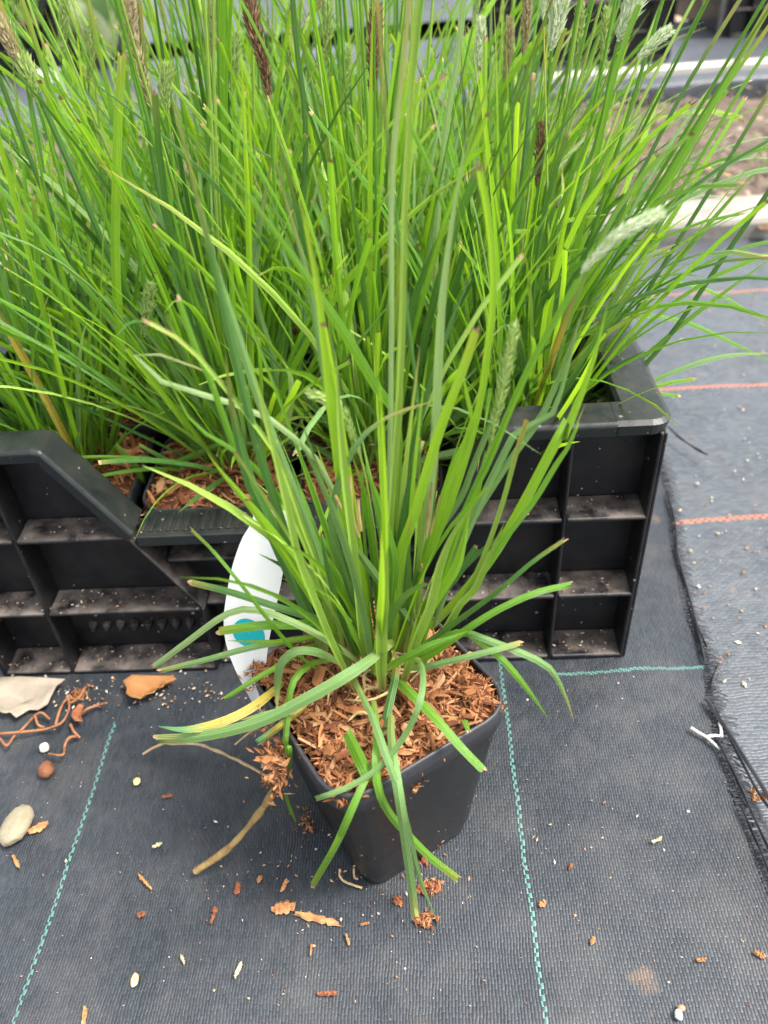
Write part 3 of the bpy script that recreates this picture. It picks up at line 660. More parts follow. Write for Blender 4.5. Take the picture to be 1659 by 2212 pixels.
FB(rv(C5([(960, 0), (830, 330), (740, 600), (660, 850), (560, 1200), (480, 1450)])) + [(1000, 830), (1020, 770)], 17, 'bright', 'point', .02, base=(860, 1415))
FB(rv(C5([(1080, 0), (960, 300), (880, 500), (690, 780), (600, 1000)])) + [(1085, 830), (1110, 780)], 14, 'blue', 'point', .06, base=(880, 1390))
FB(rv(C5([(945, 545), (870, 900), (760, 1090), (650, 1280), (530, 1600)])), 20, 'bright', 'point', -.06, fold=.7)
FB(rv(C5([(985, 800), (830, 1010), (700, 1150), (640, 1290)])), 19, 'dark', 'cut', -.05, base=(860, 1410))
FB(rv(C5([(1170, 710), (1000, 840), (830, 1010), (730, 1150)])), 13, 'dark', 'cut', .0, base=(870, 1410))
FB(rv(C5([(130, 675), (340, 970), (480, 1160), (615, 1335)])), 18, 'blue', 'point', -.12, base=(880, 1405))
FB(rv(C5([(275, 275), (360, 500), (430, 760), (460, 900), (440, 1200), (410, 1480)])), 22, 'mid', 'point', -.08)
FB(rv(C5([(195, 205), (280, 470), (320, 720), (350, 1000), (380, 1330)])), 15, 'mid', 'point', -.03)
FB(rv(C5([(1040, 190), (990, 450), (900, 700), (800, 950), (620, 1230)])), 18, 'bright', 'point', .02, base=(860, 1400))
FB(rv(C5([(490, -1100), (505, -600), (500, -100), (475, 300), (470, 700), (470, 900), (440, 1400)])), 16, 'stalk', 'point', -.02, fold=-.8)
FB(rv(C5([(620, 600), (615, 800), (625, 1060), (600, 1300)])), 15, 'stalk', 'cut', -.05, fold=-.6)
# arching and drooping
FB([(790, 1390), (745, 1240), (718, 1150), (722, 1080), (752, 990), (800, 925), (865, 888), (932, 868)], 18, 'blue', 'point', -.10, twist=.2)
FB([(800, 1400), (770, 1200), (700, 1020), (640, 950), (560, 893), (430, 850), (335, 818), (300, 785), (290, 745), (345, 766), (420, 792), (500, 832)], 13, 'pale', 'point', .02)
FB([(752, 1445), (725, 1330), (690, 1230), (655, 1140), (610, 1010), (560, 930), (470, 820), (400, 742), (312, 692)], 11, 'stalk', 'cut', .0, fold=-.6)
FB([(780, 1420), (730, 1330), (660, 1230), (600, 1140), (540, 1040), (498, 945), (458, 830), (430, 770), (400, 690), (383, 640)], 16, 'mid', 'cut', .03)
FB([(790, 1410), (720, 1230), (620, 1095), (540, 1000), (470, 950), (420, 920), (380, 850), (354, 796)], 13, 'mid', 'point', -.03)
FB([(758, 1345), (700, 1290), (640, 1213), (580, 1140), (530, 1080), (478, 1020), (447, 976)], 18, 'bright', 'point', -.12, base=(800, 1420), twist=.1)
FB(rv(C6([(-90, -900), (-40, -520), (60, -120), (170, 120), (225, 270), (330, 500), (440, 740), (510, 900), (540, 960)])), 25, 'dark', 'point', -.03, base=(760, 1430), fold=.45)
FB(rv(C6([(60, -900), (170, -480), (290, 30), (365, 370), (470, 640), (560, 870), (655, 1070), (730, 1210)])), 16, 'stalk', 'point', -.05, fold=-.8)
FB(rv(C6([(120, -620), (205, -320), (300, 20), (400, 250), (485, 470), (540, 660), (590, 860), (690, 1040)])), 17, 'stalk', 'point', .0, fold=-.8)
FB(rv(C6([(600, -950), (620, -560), (650, -200), (690, 150), (735, 560), (760, 860), (790, 1080)])), 17, 'stalk', 'point', .0, fold=-.8)
FB(rv(C6([(930, 300), (905, 560), (890, 820), (895, 900), (890, 1060), (900, 1210)])), 24, 'stalk', 'point', -.08, fold=-.8)
FB(rv(C6([(1470, 20), (1350, 190), (1260, 400), (1190, 680), (1110, 880), (1060, 1040), (1020, 1160)])), 20, 'stalk', 'point', -.05, fold=-.8)
FB(rv(C6([(1659, 150), (1580, 330), (1480, 560), (1400, 640), (1300, 800), (1220, 940), (1160, 1030)])), 15, 'stalk', 'point', .0, fold=-.8)
FB(rv(C6([(640, 290), (690, 440), (740, 560)])) , 17, 'dark', 'cut', -.03, base=(800, 1420))
FB(rv(C6([(1130, -60), (1120, 300), (1110, 560), (1115, 760)])), 17, 'stalk', 'cut', .0, base=(870, 1410), fold=-.8)
# low leaves, heights given along the blade
zb = ZM
FB([(850, 1385), (780, 1440), (680, 1500), (560, 1560), (430, 1592), (335, 1598)], 27, 'blue', 'cut', z=[zb + .035, zb + .045, zb + .035, zb + .02, zb + .01, zb], twist=0)
FB([(612, 1475), (545, 1528), (470, 1563), (400, 1576), (342, 1569)], 20, 'yellow', 'point', z=[zb + .005, zb + .01, zb + .012, zb + .012, zb + .016], twist=.1)
FB([(700, 1500), (610, 1535), (520, 1555)], 16, 'blue', 'point', z=[zb + .02, zb + .018, zb + .015])
FB([(735, 1432), (690, 1410), (645, 1405), (612, 1425), (600, 1465), (598, 1545)], 18, 'blue', 'point', z=[zb + .02, zb + .035, zb + .04, zb + .03, zb + .01, zb - .025], twist=-.3)
FB([(715, 1425), (675, 1432), (640, 1460), (625, 1500), (618, 1575), (612, 1640)], 15, 'mid', 'point', z=[zb + .015, zb + .025, zb + .025, zb + .012, zb - .01, zb - .03], twist=-.4)
FB([(720, 1392), (660, 1402), (600, 1440), (540, 1475), (482, 1512)], 14, 'mid', 'cut', z=[zb + .01, zb + .025, zb + .028, zb + .025, zb + .02])
FB([(745, 1370), (640, 1382), (540, 1400), (440, 1427), (345, 1450)], 15, 'blue', 'cut', z=[zb + .015, zb + .03, zb + .035, zb + .03, zb + .025])
FB([(750, 1366), (700, 1372), (600, 1386), (490, 1384)], 8, 'bright', 'point', z=[zb + .02, zb + .03, zb + .035, zb + .04])
FB([(780, 1385), (720, 1352), (640, 1350), (560, 1352), (470, 1364)], 20, 'mid', 'cut', z=[zb + .015, zb + .035, zb + .045, zb + .05, zb + .045])
FB([(790, 1440), (700, 1378), (600, 1330), (530, 1316), (480, 1332), (400, 1390), (330, 1442)], 15, 'pale', 'cut', z=[zb + .01, zb + .035, zb + .055, zb + .06, zb + .05, zb + .03, zb + .01])
FB([(775, 1378), (690, 1340), (600, 1312), (500, 1280), (410, 1258)], 17, 'dark', 'cut', z=[zb + .02, zb + .045, zb + .06, zb + .065, zb + .065])
FB([(690, 1450), (640, 1410), (580, 1340), (520, 1262), (455, 1185), (410, 1142)], 9, 'mid', 'cut', z=[zb + .01, zb + .03, zb + .06, zb + .08, zb + .09, zb + .095])
FB([(880, 1440), (930, 1415), (1010, 1358), (1080, 1315), (1160, 1280), (1238, 1262)], 16, 'mid', 'cut', z=[zb + .01, zb + .03, zb + .055, zb + .065, zb + .07, zb + .065])
FB([(880, 1412), (930, 1382), (1000, 1332), (1080, 1273), (1150, 1213), (1220, 1165)], 13, 'dark', 'cut', z=[zb + .015, zb + .03, zb + .05, zb + .07, zb + .085, zb + .095])
FB([(862, 1440), (910, 1442), (985, 1425), (1060, 1406), (1128, 1388)], 15, 'blue', 'cut', z=[zb + .01, zb + .03, zb + .04, zb + .045, zb + .045])
FB([(828, 1448), (870, 1425), (930, 1395), (975, 1378), (1013, 1362)], 17, 'mid', 'point', z=[zb + .02, zb + .035, zb + .045, zb + .05, zb + .052])
FB([(905, 1430), (960, 1385), (1000, 1366), (1040, 1378), (1115, 1406), (1183, 1440), (1215, 1490), (1240, 1556)], 15, 'blue', 'point', z=[zb, zb + .03, zb + .045, zb + .045, zb + .04, zb + .03, zb + .01, zb - .01])
FB([(890, 1440), (950, 1385), (1000, 1365), (1035, 1385), (1085, 1425), (1140, 1490), (1183, 1550)], 14, 'mid', 'point', z=[zb, zb + .03, zb + .045, zb + .042, zb + .035, zb + .02, zb])
FB([(838, 1450), (880, 1490), (940, 1550), (1000, 1618), (1046, 1665)], 21, 'mid', 'cut', z=[zb + .008, zb + .018, zb + .018, zb + .012, zb + .006], twist=.3)
FB(C7([(600, 200), (660, 340), (740, 500), (800, 680), (880, 900), (950, 1180), (1000, 1400), (1060, 1580), (1130, 1750)]), 16, 'blue', 'point', z=[zb + .015, zb + .022, zb + .022, zb + .018, zb + .008, zb - .03, zb - .07, zb - .095, zb - .11], twist=.1)
FB(C7([(850, 470), (850, 620), (880, 850), (910, 1050), (950, 1350), (985, 1600), (1000, 1755)]), 22, 'blue', 'cut', z=[zb + .012, zb + .014, zb + .012, zb - .005, zb - .05, zb - .09, zb - .108], twist=.05)
FB(C7([(740, 380), (760, 560), (755, 760), (770, 940), (840, 1090), (960, 1230), (1100, 1370), (1280, 1510)]), 18, 'mid', 'cut', z=[zb + .012, zb + .016, zb + .014, zb - .003, zb - .03, zb - .05, zb - .07, zb - .09], twist=.2)
FB(C7([(780, 680), (720, 830), (680, 890), (600, 1070), (500, 1290), (350, 1550)]), 17, 'mid', 'cut', z=[zb + .008, zb + .008, zb + .002, zb - .03, zb - .06, zb - .10], twist=.1)
FB(C7([(1010, 110), (1045, 170), (1050, 300), (1000, 480), (890, 670), (750, 820), (600, 915), (480, 965), (370, 1000)]), 14, 'blue', 'cut', z=[zb + .03, zb + .045, zb + .045, zb + .03, zb + .02, zb + .012, zb + .008, zb + .004, zb - .002])
FB(C7([(720, 880), (690, 820), (630, 700), (570, 575)]), 29, 'mid', 'cut', z=[zb - .002, zb + .008, zb + .022, zb + .038], twist=-.2, fold=.5)
FB(C7([(800, 600), (830, 430), (870, 250), (880, 170)]), 20, 'dark', 'flat', z=[zb + .006, zb + .01, zb + .014, zb + .02])
FB(C7([(1310, 500), (1335, 570)]), 12, 'mid', 'cut', z=[zb + .002, zb + .002])
FB(C7([(200, 660), (205, 740), (185, 850)]), 16, 'mid', 'flat', z=[zb - .003, zb - .015, zb - .03])
FB(C7([(180, 960), (215, 1060), (250, 1145)]), 7, 'mid', 'point', z=[zb - .04, zb - .06, zb - .08])
FB(C7([(320, 410), (230, 480), (130, 560), (0, 650)]), 16, 'yellow', 'cut', z=[zb + .004, zb + .004, zb + .002, zb], fold=.8)
for q, wp in (([(245, 740), (205, 600), (195, 480), (190, 352)], 9), ([(262, 700), (245, 600), (240, 500)], 8), ([(668, 745), (680, 600), (705, 395)], 8), ([(690, 720), (720, 600), (752, 478)], 6), ([(205, 945), (165, 860), (135, 795)], 6), ([(215, 900), (180, 815)], 5), ([(640, 1060), (645, 960), (640, 900)], 4), ([(135, 560), (110, 500), (95, 470)], 7)):
    FB(C5(q), wp, 'straw', 'cut', -.04, base=(830, 1412), name='dry_sheath')
# dry straw bits at the crown
for q in ([(700, 480), (760, 1480)], ):
    pass
rsx = random.Random(5)
for i in range(14):
    x, y = rsx.gauss(0, .013), rsx.gauss(0, .011); L = rsx.uniform(.012, .035); a = rsx.uniform(0, 6.28); c = Vector((x, y, surf(x, y, MB_BASE, 3) + .004))
    P = [c, c + Vector((math.cos(a), math.sin(a), .35)) * L * .5, c + Vector((math.cos(a + .5), math.sin(a + .5), .15)) * L]
    obj('dry_straw', blade_mesh(P, lambda t: .0016, 'point', M_STRAW, side=Vector((.2, .1, 1)), n=7, seed=i), fg)
# random leaves filling the tuft
def tuft(root, rs, n, lmin, lmax, rad, z0, mats, off=(0, 0), lean=.55, wmin=.0032, wmax=.0056, bias=None, cutp=.5, cloud=None, walls=()):
    for i in range(n):
        a = rs.uniform(0, 6.2832); r = rad * math.sqrt(rs.random()); th = rs.gauss(0.10, .10 if root is not fg else .05) + r / rad * lean * rs.uniform(.2, 1.0); L = rs.uniform(lmin, lmax) * (1 - .25 * r / rad)
        if cloud is not None:
            me = rs.choice(cloud[rs.choices(list(mats), list(mats.values()))[0]])
            o = obj('grass_blade', me, root, (off[0] + r * math.cos(a), off[1] + r * math.sin(a), z0), None, L / .25)
            rot = Matrix.Rotation(a + rs.gauss(0, .35), 3, 'Z') @ Matrix.Rotation(max(-.15, th), 3, 'Y') @ Matrix.Rotation(rs.uniform(-1.2, 1.2), 3, 'Z')
            if bias is not None: rot = bias @ rot
            dv = rot @ Vector((math.sin(.25), 0, math.cos(.25)))
            for nx, ny, ds, hg in walls:
                out = dv.x * nx + dv.y * ny
                if out > 0 and dv.z / out * ds < hg: rot = Matrix.Rotation(-.75, 3, Vector((-ny, nx, 0))) @ rot; dv = rot @ Vector((0, 0, 1))
            o.rotation_euler = rot.to_euler(); o.scale = (L / .25, rs.uniform(.62, 1.0) * (1 if L < .26 else .82), L / .25)
BV = {}
_rs = random.Random(31)
for mk in ('bright', 'mid', 'dark', 'blue', 'pale', 'stalk', 'yellow'):
    BV[mk] = []
    for j in range(9):
        L = .25; cv = _rs.uniform(0.05, .75) * (1.8 if _rs.random() < .18 else 1); P = []; x = z = 0; th = 0; yy = 0; ys = _rs.uniform(-.25, .25)
        for i in range(9):
            P.append(Vector((x, yy, z))); th += cv / 8 * (0.4 + 1.2 * i / 8); x += math.sin(th) * L / 8; z += math.cos(th) * L / 8; yy += ys * L / 8 * (i / 8)
        w_ = _rs.uniform(.0032, .0052); e = _rs.choice(['cut', 'point', 'point', 'point'])
        tw = _rs.uniform(-.3, .3)
        BV[mk].append(blade_mesh(P, lambda t: w_, e, BM[mk], side=Vector((1, 0, 0)), twist=tw, twist2=tw + _rs.uniform(-.9, .9), fold=_rs.choice([.3, .3, .6, -.3]), n=9, seed=j))
cc = gz(822, 1425, ZM) - PC
tuft(fg, random.Random(9), 26, .12, .27, .018, ZM - .004, {'bright': 4, 'mid': 4, 'dark': 2, 'blue': 1.5, 'stalk': 2}, (cc.x, cc.y), .20, cloud=BV)
tuft(fg, random.Random(19), 26, .07, .16, .016, ZM - .004, {'mid': 4, 'dark': 3, 'blue': 1, 'stalk': 3}, (cc.x, cc.y), .24, cloud=BV)
# flowering stems of the front plant: a seed head is a sub-part of its stem
def flower_stem(root, origin, base3, stem, head, k, wpx, hpx, hk, mk='stalk', dens=150, seed=1, fl=1.0):
    Ps = [pk(u, v, base3, k) for u, v in stem] if stem else None
    Ph = [pk(u, v, base3, k) for u, v in head]
    d = (Ph[0] - CAM).dot(CF); hp = catmull([p - origin for p in Ph], 12)
    if Ps:
        b = MB(); P = catmull([p - origin for p in Ps + Ph[:2]], 16); rr = wpx * .5 * d / F_PX; b.tube(P, [rr * (1.15 - .5 * i / 15) for i in range(16)], 6)
        st = obj('flower_stem', b.mesh('flower_stem', BM[mk], True), root)
    else: st = root
    b = MB(); b.tube(hp, hpx * .10 * d / F_PX, 5); head_into(b, hp, hpx * .5 * d / F_PX, dens, seed, fl)
    obj('seed_head', b.mesh('seed_head', M_HEADS[hk]), st); return st
B0 = gz(880, 1410, ZM)
flower_stem(fg, PC, B0, [(900, 1420), (1000, 1110), (1100, 885), (1190, 702), (1235, 625)], [(1255, 590), (1290, 550), (1340, 505), (1425, 460)], .0, 8, 26, 'white', dens=430, seed=3, fl=1.6)
flower_stem(fg, PC, B0, [(880, 1400), (950, 1250), (1010, 1100), (1050, 985)], [(1058, 960), (1075, 880), (1092, 800), (1112, 705)], -.02, 7, 24, 'green', dens=300, seed=4, fl=1.6)
flower_stem(fg, PC, B0, [(830, 1400), (815, 1200), (795, 1060), (782, 1000)], [(778, 985), (762, 940), (730, 880), (668, 848)], -.03, 7, 22, 'green', dens=260, seed=5, fl=1.6)
# dead roots and straw hanging from the pot
def rootlet(pts, z, rpx, name, root=fg, M=None, jit=0.0):
    P = []
    for i, (u, v) in enumerate(pts):
        t = i / (len(pts) - 1) * (len(z) - 1); k = min(len(z) - 2, int(t)); P.append(gz(u, v, z[k] + (z[k + 1] - z[k]) * (t - k)))
    org = PC if root is not None else Vector((0, 0, 0)); d = (P[0] - CAM).dot(CF); P = catmull([p - org for p in P], 18)
    if jit: P = [p + Vector((noise.noise(p * 300), noise.noise(p * 310 + Vector((5, 0, 0))), .3 * noise.noise(p * 280))) * jit for p in P]
    b = MB(); b.tube(P, [rpx * d / F_PX * (.75 + .4 * noise.noise((i * .7, rpx, 0))) for i in range(18)], 6); return obj(name, b.mesh(name, M or M_STRAW, True), root)
M_STEM = m_simple('dead_stem', [(.3, (.20, .12, .045)), (.6, (.36, .24, .09)), (.9, (.46, .33, .15))], 160, .8, bump=.0008)
M_ROOT = m_simple('root', [(.3, (.34, .22, .11)), (.7, (.52, .38, .22))], 120, .85)
rootlet([(612, 1665), (585, 1720), (545, 1775), (490, 1835), (422, 1882)], [.10, .075, .05, .028, .012], 11.5, 'dead_stem', M=M_STEM)
rootlet(C7([(920, 840), (950, 900), (975, 960), (980, 1040), (970, 1130), (985, 1190)]), [.112, .10, .085, .07, .06, .05], 2.2, 'root', M=M_ROOT, jit=.001)
rootlet(C7([(640, 1500), (615, 1490), (620, 1420), (650, 1415), (690, 1440), (670, 1470)]), [.012, .014, .02, .02, .018, .014], 3.0, 'root', M=M_ROOT, jit=.0008)
rootlet(C7([(525, 1440), (530, 1490), (570, 1525), (620, 1540), (668, 1560)]), [.014, .011, .0085, .0075, .0065], 3.6, 'root', M=M_ROOT, jit=.0008)
rootlet([(308, 1628), (350, 1608), (430, 1608), (500, 1635), (560, 1668), (600, 1690)], [.014, .02, .03, .05, .07, .08], 4.2, 'root', M=M_ROOT, jit=.0012)
rootlet([(508, 1608), (540, 1582), (562, 1572)], [.09, .10, .11], 3, 'root', M=M_ROOT)
rootlet(C7([(970, 1000), (1000, 1075), (985, 1110)]), [.08, .068, .062], 1.6, 'root', M=M_ROOT, jit=.001)

# ------------------------------------------------------------------ plant label stuck in the pot
LB = gz(545, 1500, .112)
def lp(u, v): return pk(u, v, LB, .42)
left = [(547, 1105), (546, 1125), (522, 1165), (500, 1230), (487, 1300), (483, 1345), (488, 1390), (505, 1440), (530, 1490), (552, 1530)]
right = [(620, 1102), (624, 1125), (618, 1190), (607, 1260), (592, 1330), (580, 1390), (574, 1440), (570, 1480), (568, 1520), (566, 1545)]
M_TAG = m_simple('white_plastic', [(.3, (.89, .89, .89)), (.7, (.92, .92, .92))], 20, .4, trans=.36, spec=.5)
M_TEAL = m_simple('teal_print', [(.3, (.0, .33, .36)), (.7, (.01, .36, .39))], 20, .4)
b = MB(); lo = LB.copy()
L3 = catmull([lp(*q) - lo for q in left], 24); R3 = catmull([lp(*q) - lo for q in right], 24)
nrm = (R3[3] - L3[3]).cross(L3[10] - L3[3]).normalized()
if nrm.dot(CAM - LB) < 0: nrm.negate()
bow = lambda t: -nrm * (.0022 * (1 - (2 * t - 1) ** 2))
b.quad_strip([[a.lerp(c, t) + bow(t) for t in (0, .25, .5, .75, 1)] for a, c in zip(L3, R3)])
b.quad_strip([[a.lerp(c, t) + bow(t) - nrm * .0005 for t in (1, .75, .5, .25, 0)] for a, c in zip(L3, R3)])
lab = obj('plant_label', b.mesh('plant_label', M_TAG, True), None, lo); tag(lab, 'white plastic plant label with a teal dot, stuck upright in the front pot', 'plant label')
cx, cy = 537, 1371; pts = []
for k in range(28):
    a = 2 * math.pi * k / 28; r = 1 + .07 * math.sin(2 * a + .6); pts.append(lp(cx + 33 * r * math.cos(a) + 5 * math.sin(a), cy + 33 * r * math.sin(a)) - lo - nrm * .0012)
b = MB(); b.face(pts if (pts[1] - pts[0]).cross(pts[2] - pts[1]).dot(nrm) > 0 else pts[::-1]); b.f.clear(); b.mi.clear(); b.uv.clear(); b.v.clear()
rows = []
for rr in (0.02, .35, .7, 1.0):
    row = []
    for k in range(28):
        a = 2 * math.pi * k / 28; r = rr * (1 + .07 * math.sin(2 * a + .6)); u_, v_ = cx + 33 * r * math.cos(a) + 5 * rr * math.sin(a), cy + 33 * r * math.sin(a)
        # across position for the bow of the label
        xl = np.interp(v_, [q[1] for q in left], [q[0] for q in left]); xr = np.interp(v_, [q[1] for q in right], [q[0] for q in right]); t = (u_ - xl) / (xr - xl)
        row.append(lp(u_, v_) - lo + bow(t) + nrm * .0004)
    rows.append(row)
b.quad_strip(rows, closed=True); obj('printed_dot', b.mesh('printed_dot', M_TEAL, True), lab)

# ------------------------------------------------------------------ grasses in the crate
BEDS = [mulch_meshes(POT_H - .003, 40 + i, 900) for i in range(2)]
POT2 = pot_mesh(POT_H, .0490, .0370)
STEMV = []
_rs = random.Random(8)
HEADV = {k: [] for k in M_HEADS}
for k in M_HEADS:
    for j in range(2):
        b = MB(); Lh = _rs.uniform(.035, .055); bx = _rs.uniform(-.012, .012); hp = catmull([Vector((0, 0, 0)), Vector((bx * .3, 0, Lh * .5)), Vector((bx, .003, Lh))], 8)
        b.tube(hp, .0008, 5); head_into(b, hp, {'white': .0042, 'green': .0034, 'tan': .0046, 'brown': .0046}[k], 260, j + 3, 1.25); HEADV[k].append(b.mesh('seed_head', M_HEADS[k]))
STEM_P = []
for j in range(7):
    L = .36; cv = _rs.uniform(-.05, .30); th = 0; x = z = 0; P = []
    for i in range(9):
        P.append(Vector((x, 0, z))); th += cv / 8; x += math.sin(th) * L / 8; z += math.cos(th) * L / 8
    b = MB(); b.tube(P, [.0013 - .0006 * i / 8 for i in range(9)], 6); STEM_P.append((b.mesh('flower_stem', BM['stalk' if j % 3 == 0 else 'mid'], True), P[-1], th))
ARCH = []
for j in range(16):
    L = .25; cv = _rs.uniform(.7, 1.9); P = []; x = z = yy = th = 0; ys = _rs.uniform(-.3, .3)
    for i in range(11):
        P.append(Vector((x, yy, z))); th += cv / 10 * (.25 + 1.5 * i / 10); x += math.sin(th) * L / 10; z += math.cos(th) * L / 10; yy += ys * L / 10 * (i / 10)
    w_ = _rs.uniform(.0032, .0050)
    ARCH.append(blade_mesh(P, lambda t: w_, _rs.choice(['cut', 'point', 'point']), BM[_rs.choice(['mid', 'mid', 'bright', 'dark', 'blue'])], side=Vector((1, 0, 0)), twist=_rs.uniform(-.3, .3), twist2=_rs.uniform(-.7, .7), fold=.4, n=12, seed=60 + j))
MIXC = {'bright': 8, 'mid': 8, 'dark': 3, 'blue': 2, 'pale': .8, 'stalk': 1.2, 'yellow': .12}
CRP = []
NROW, NCOL = 4, 4
rownames = ['front row', 'second row', 'third row', 'back row']; colnames = ['far left', 'left of centre', 'right of centre', 'far right']
for r in range(NROW):
    for c in range(NCOL):
        u = (c - 1.5) * .1065; wv = .031 + .0505 + r * .1075
        loc = cl(u, wv, .0042)
        lab_ = 'tall grass plant in the %s of the front black crate, %s of four pots' % (rownames[r], colnames[c])
        p = thing('potted_grass', loc, lab_, 'potted plant', 'grass plants packed in the black crate', YAW); rs = random.Random(200 + r * 10 + c)
        obj('pot', POT2, p)
        bd, sh = BEDS[(r + c) % 2]; obj('mulch_bed', bd, p); obj('mulch_shreds', sh, p)['kind'] = 'stuff'
        front = r == 0
        if front: add_chips(p, 110, POT_H - .003, 40 + (r + c) % 2, .042)
        # crowns sit a little back in the front pots, as in the photo
        off = (rs.uniform(-.008, .008), .012 if front else rs.uniform(-.005, .005))
        if c == 1 and front: off = (.012, .020)
        side = (c - 1.5) / 1.5
        wl_ = []
        if front: wl_.append((0, -1, .085, .085 if c in (0, 3) else .02))
        if c == 0: wl_.append((-1, 0, .06, .085))
        if c == 3: wl_.append((1, 0, .06, .085))
        bias = Matrix.Rotation(.20 * side * (1 if abs(side) > .5 else .6), 3, 'Y') @ Matrix.Rotation((-.02 if front else -.05 * (r - 1)), 3, 'X')
        nb = 128 if front else 140
        tuft(p, rs, int(nb * .72), .17, .33 if front else (.31 if c == 0 else .29 if c == 3 else .40), .030, POT_H - .004, MIXC, off, .55, bias=bias, cloud=BV, walls=wl_)
        tuft(p, rs, int(nb * .28), .07, .17, .030, POT_H - .004, MIXC, off, 1.15, bias=bias, cloud=BV, walls=wl_)
        if front: tuft(p, rs, 34, .07, .15, .034, POT_H - .004, {'mid': 5, 'dark': 4, 'blue': 2}, off, 1.5, bias=bias, cloud=BV, walls=wl_)
        if abs(side) == 1 or front:
            outs = [(0.0 if side > 0 else math.pi)] if not front else ([-math.pi / 2] if abs(side) < 1 else [(-.4 if side > 0 else math.pi + .4), (-1.1 if side > 0 else math.pi + 1.1), (.3 if side > 0 else math.pi - .3)])
            for q in range((13 if r < 2 else 6) if not front else (28 if abs(side) == 1 else 4)):
                a_ = rs.choice(outs) + rs.gauss(0, .38); L = rs.uniform(.17, .30)
                o = obj('grass_blade', rs.choice(ARCH), p, (off[0] + rs.gauss(0, .014) + .012 * math.cos(a_), off[1] + rs.gauss(0, .012) + .008 * math.sin(a_), POT_H - .004), None, (L / .25, rs.uniform(.6, 1.0), L / .25))
                o.rotation_euler = (Matrix.Rotation(a_, 3, 'Z') @ Matrix.Rotation(rs.uniform(.10, .42), 3, 'Y')).to_euler()
        for q in range(13 if not front else 6):
            me, tip, th = rs.choice(STEM_P); a = rs.uniform(0, 6.28); sc = rs.uniform(.72, 1.12)
            st = obj('flower_stem', me, p, (off[0] + rs.gauss(0, .012), off[1] + rs.gauss(0, .012), POT_H - .004), None, sc)
            rot = bias @ Matrix.Rotation(a, 3, 'Z') @ Matrix.Rotation(abs(rs.gauss(.08, .12)), 3, 'Y'); st.rotation_euler = rot.to_euler()
            hk = rs.choices(['white', 'green', 'tan', 'brown'], [3, 5, 2.2, .5])[0]
            obj('seed_head', rs.choice(HEADV[hk]), st, tip, (0, th, rs.uniform(0, 6.28)), rs.uniform(.55, .95))
        CRP.append(p)
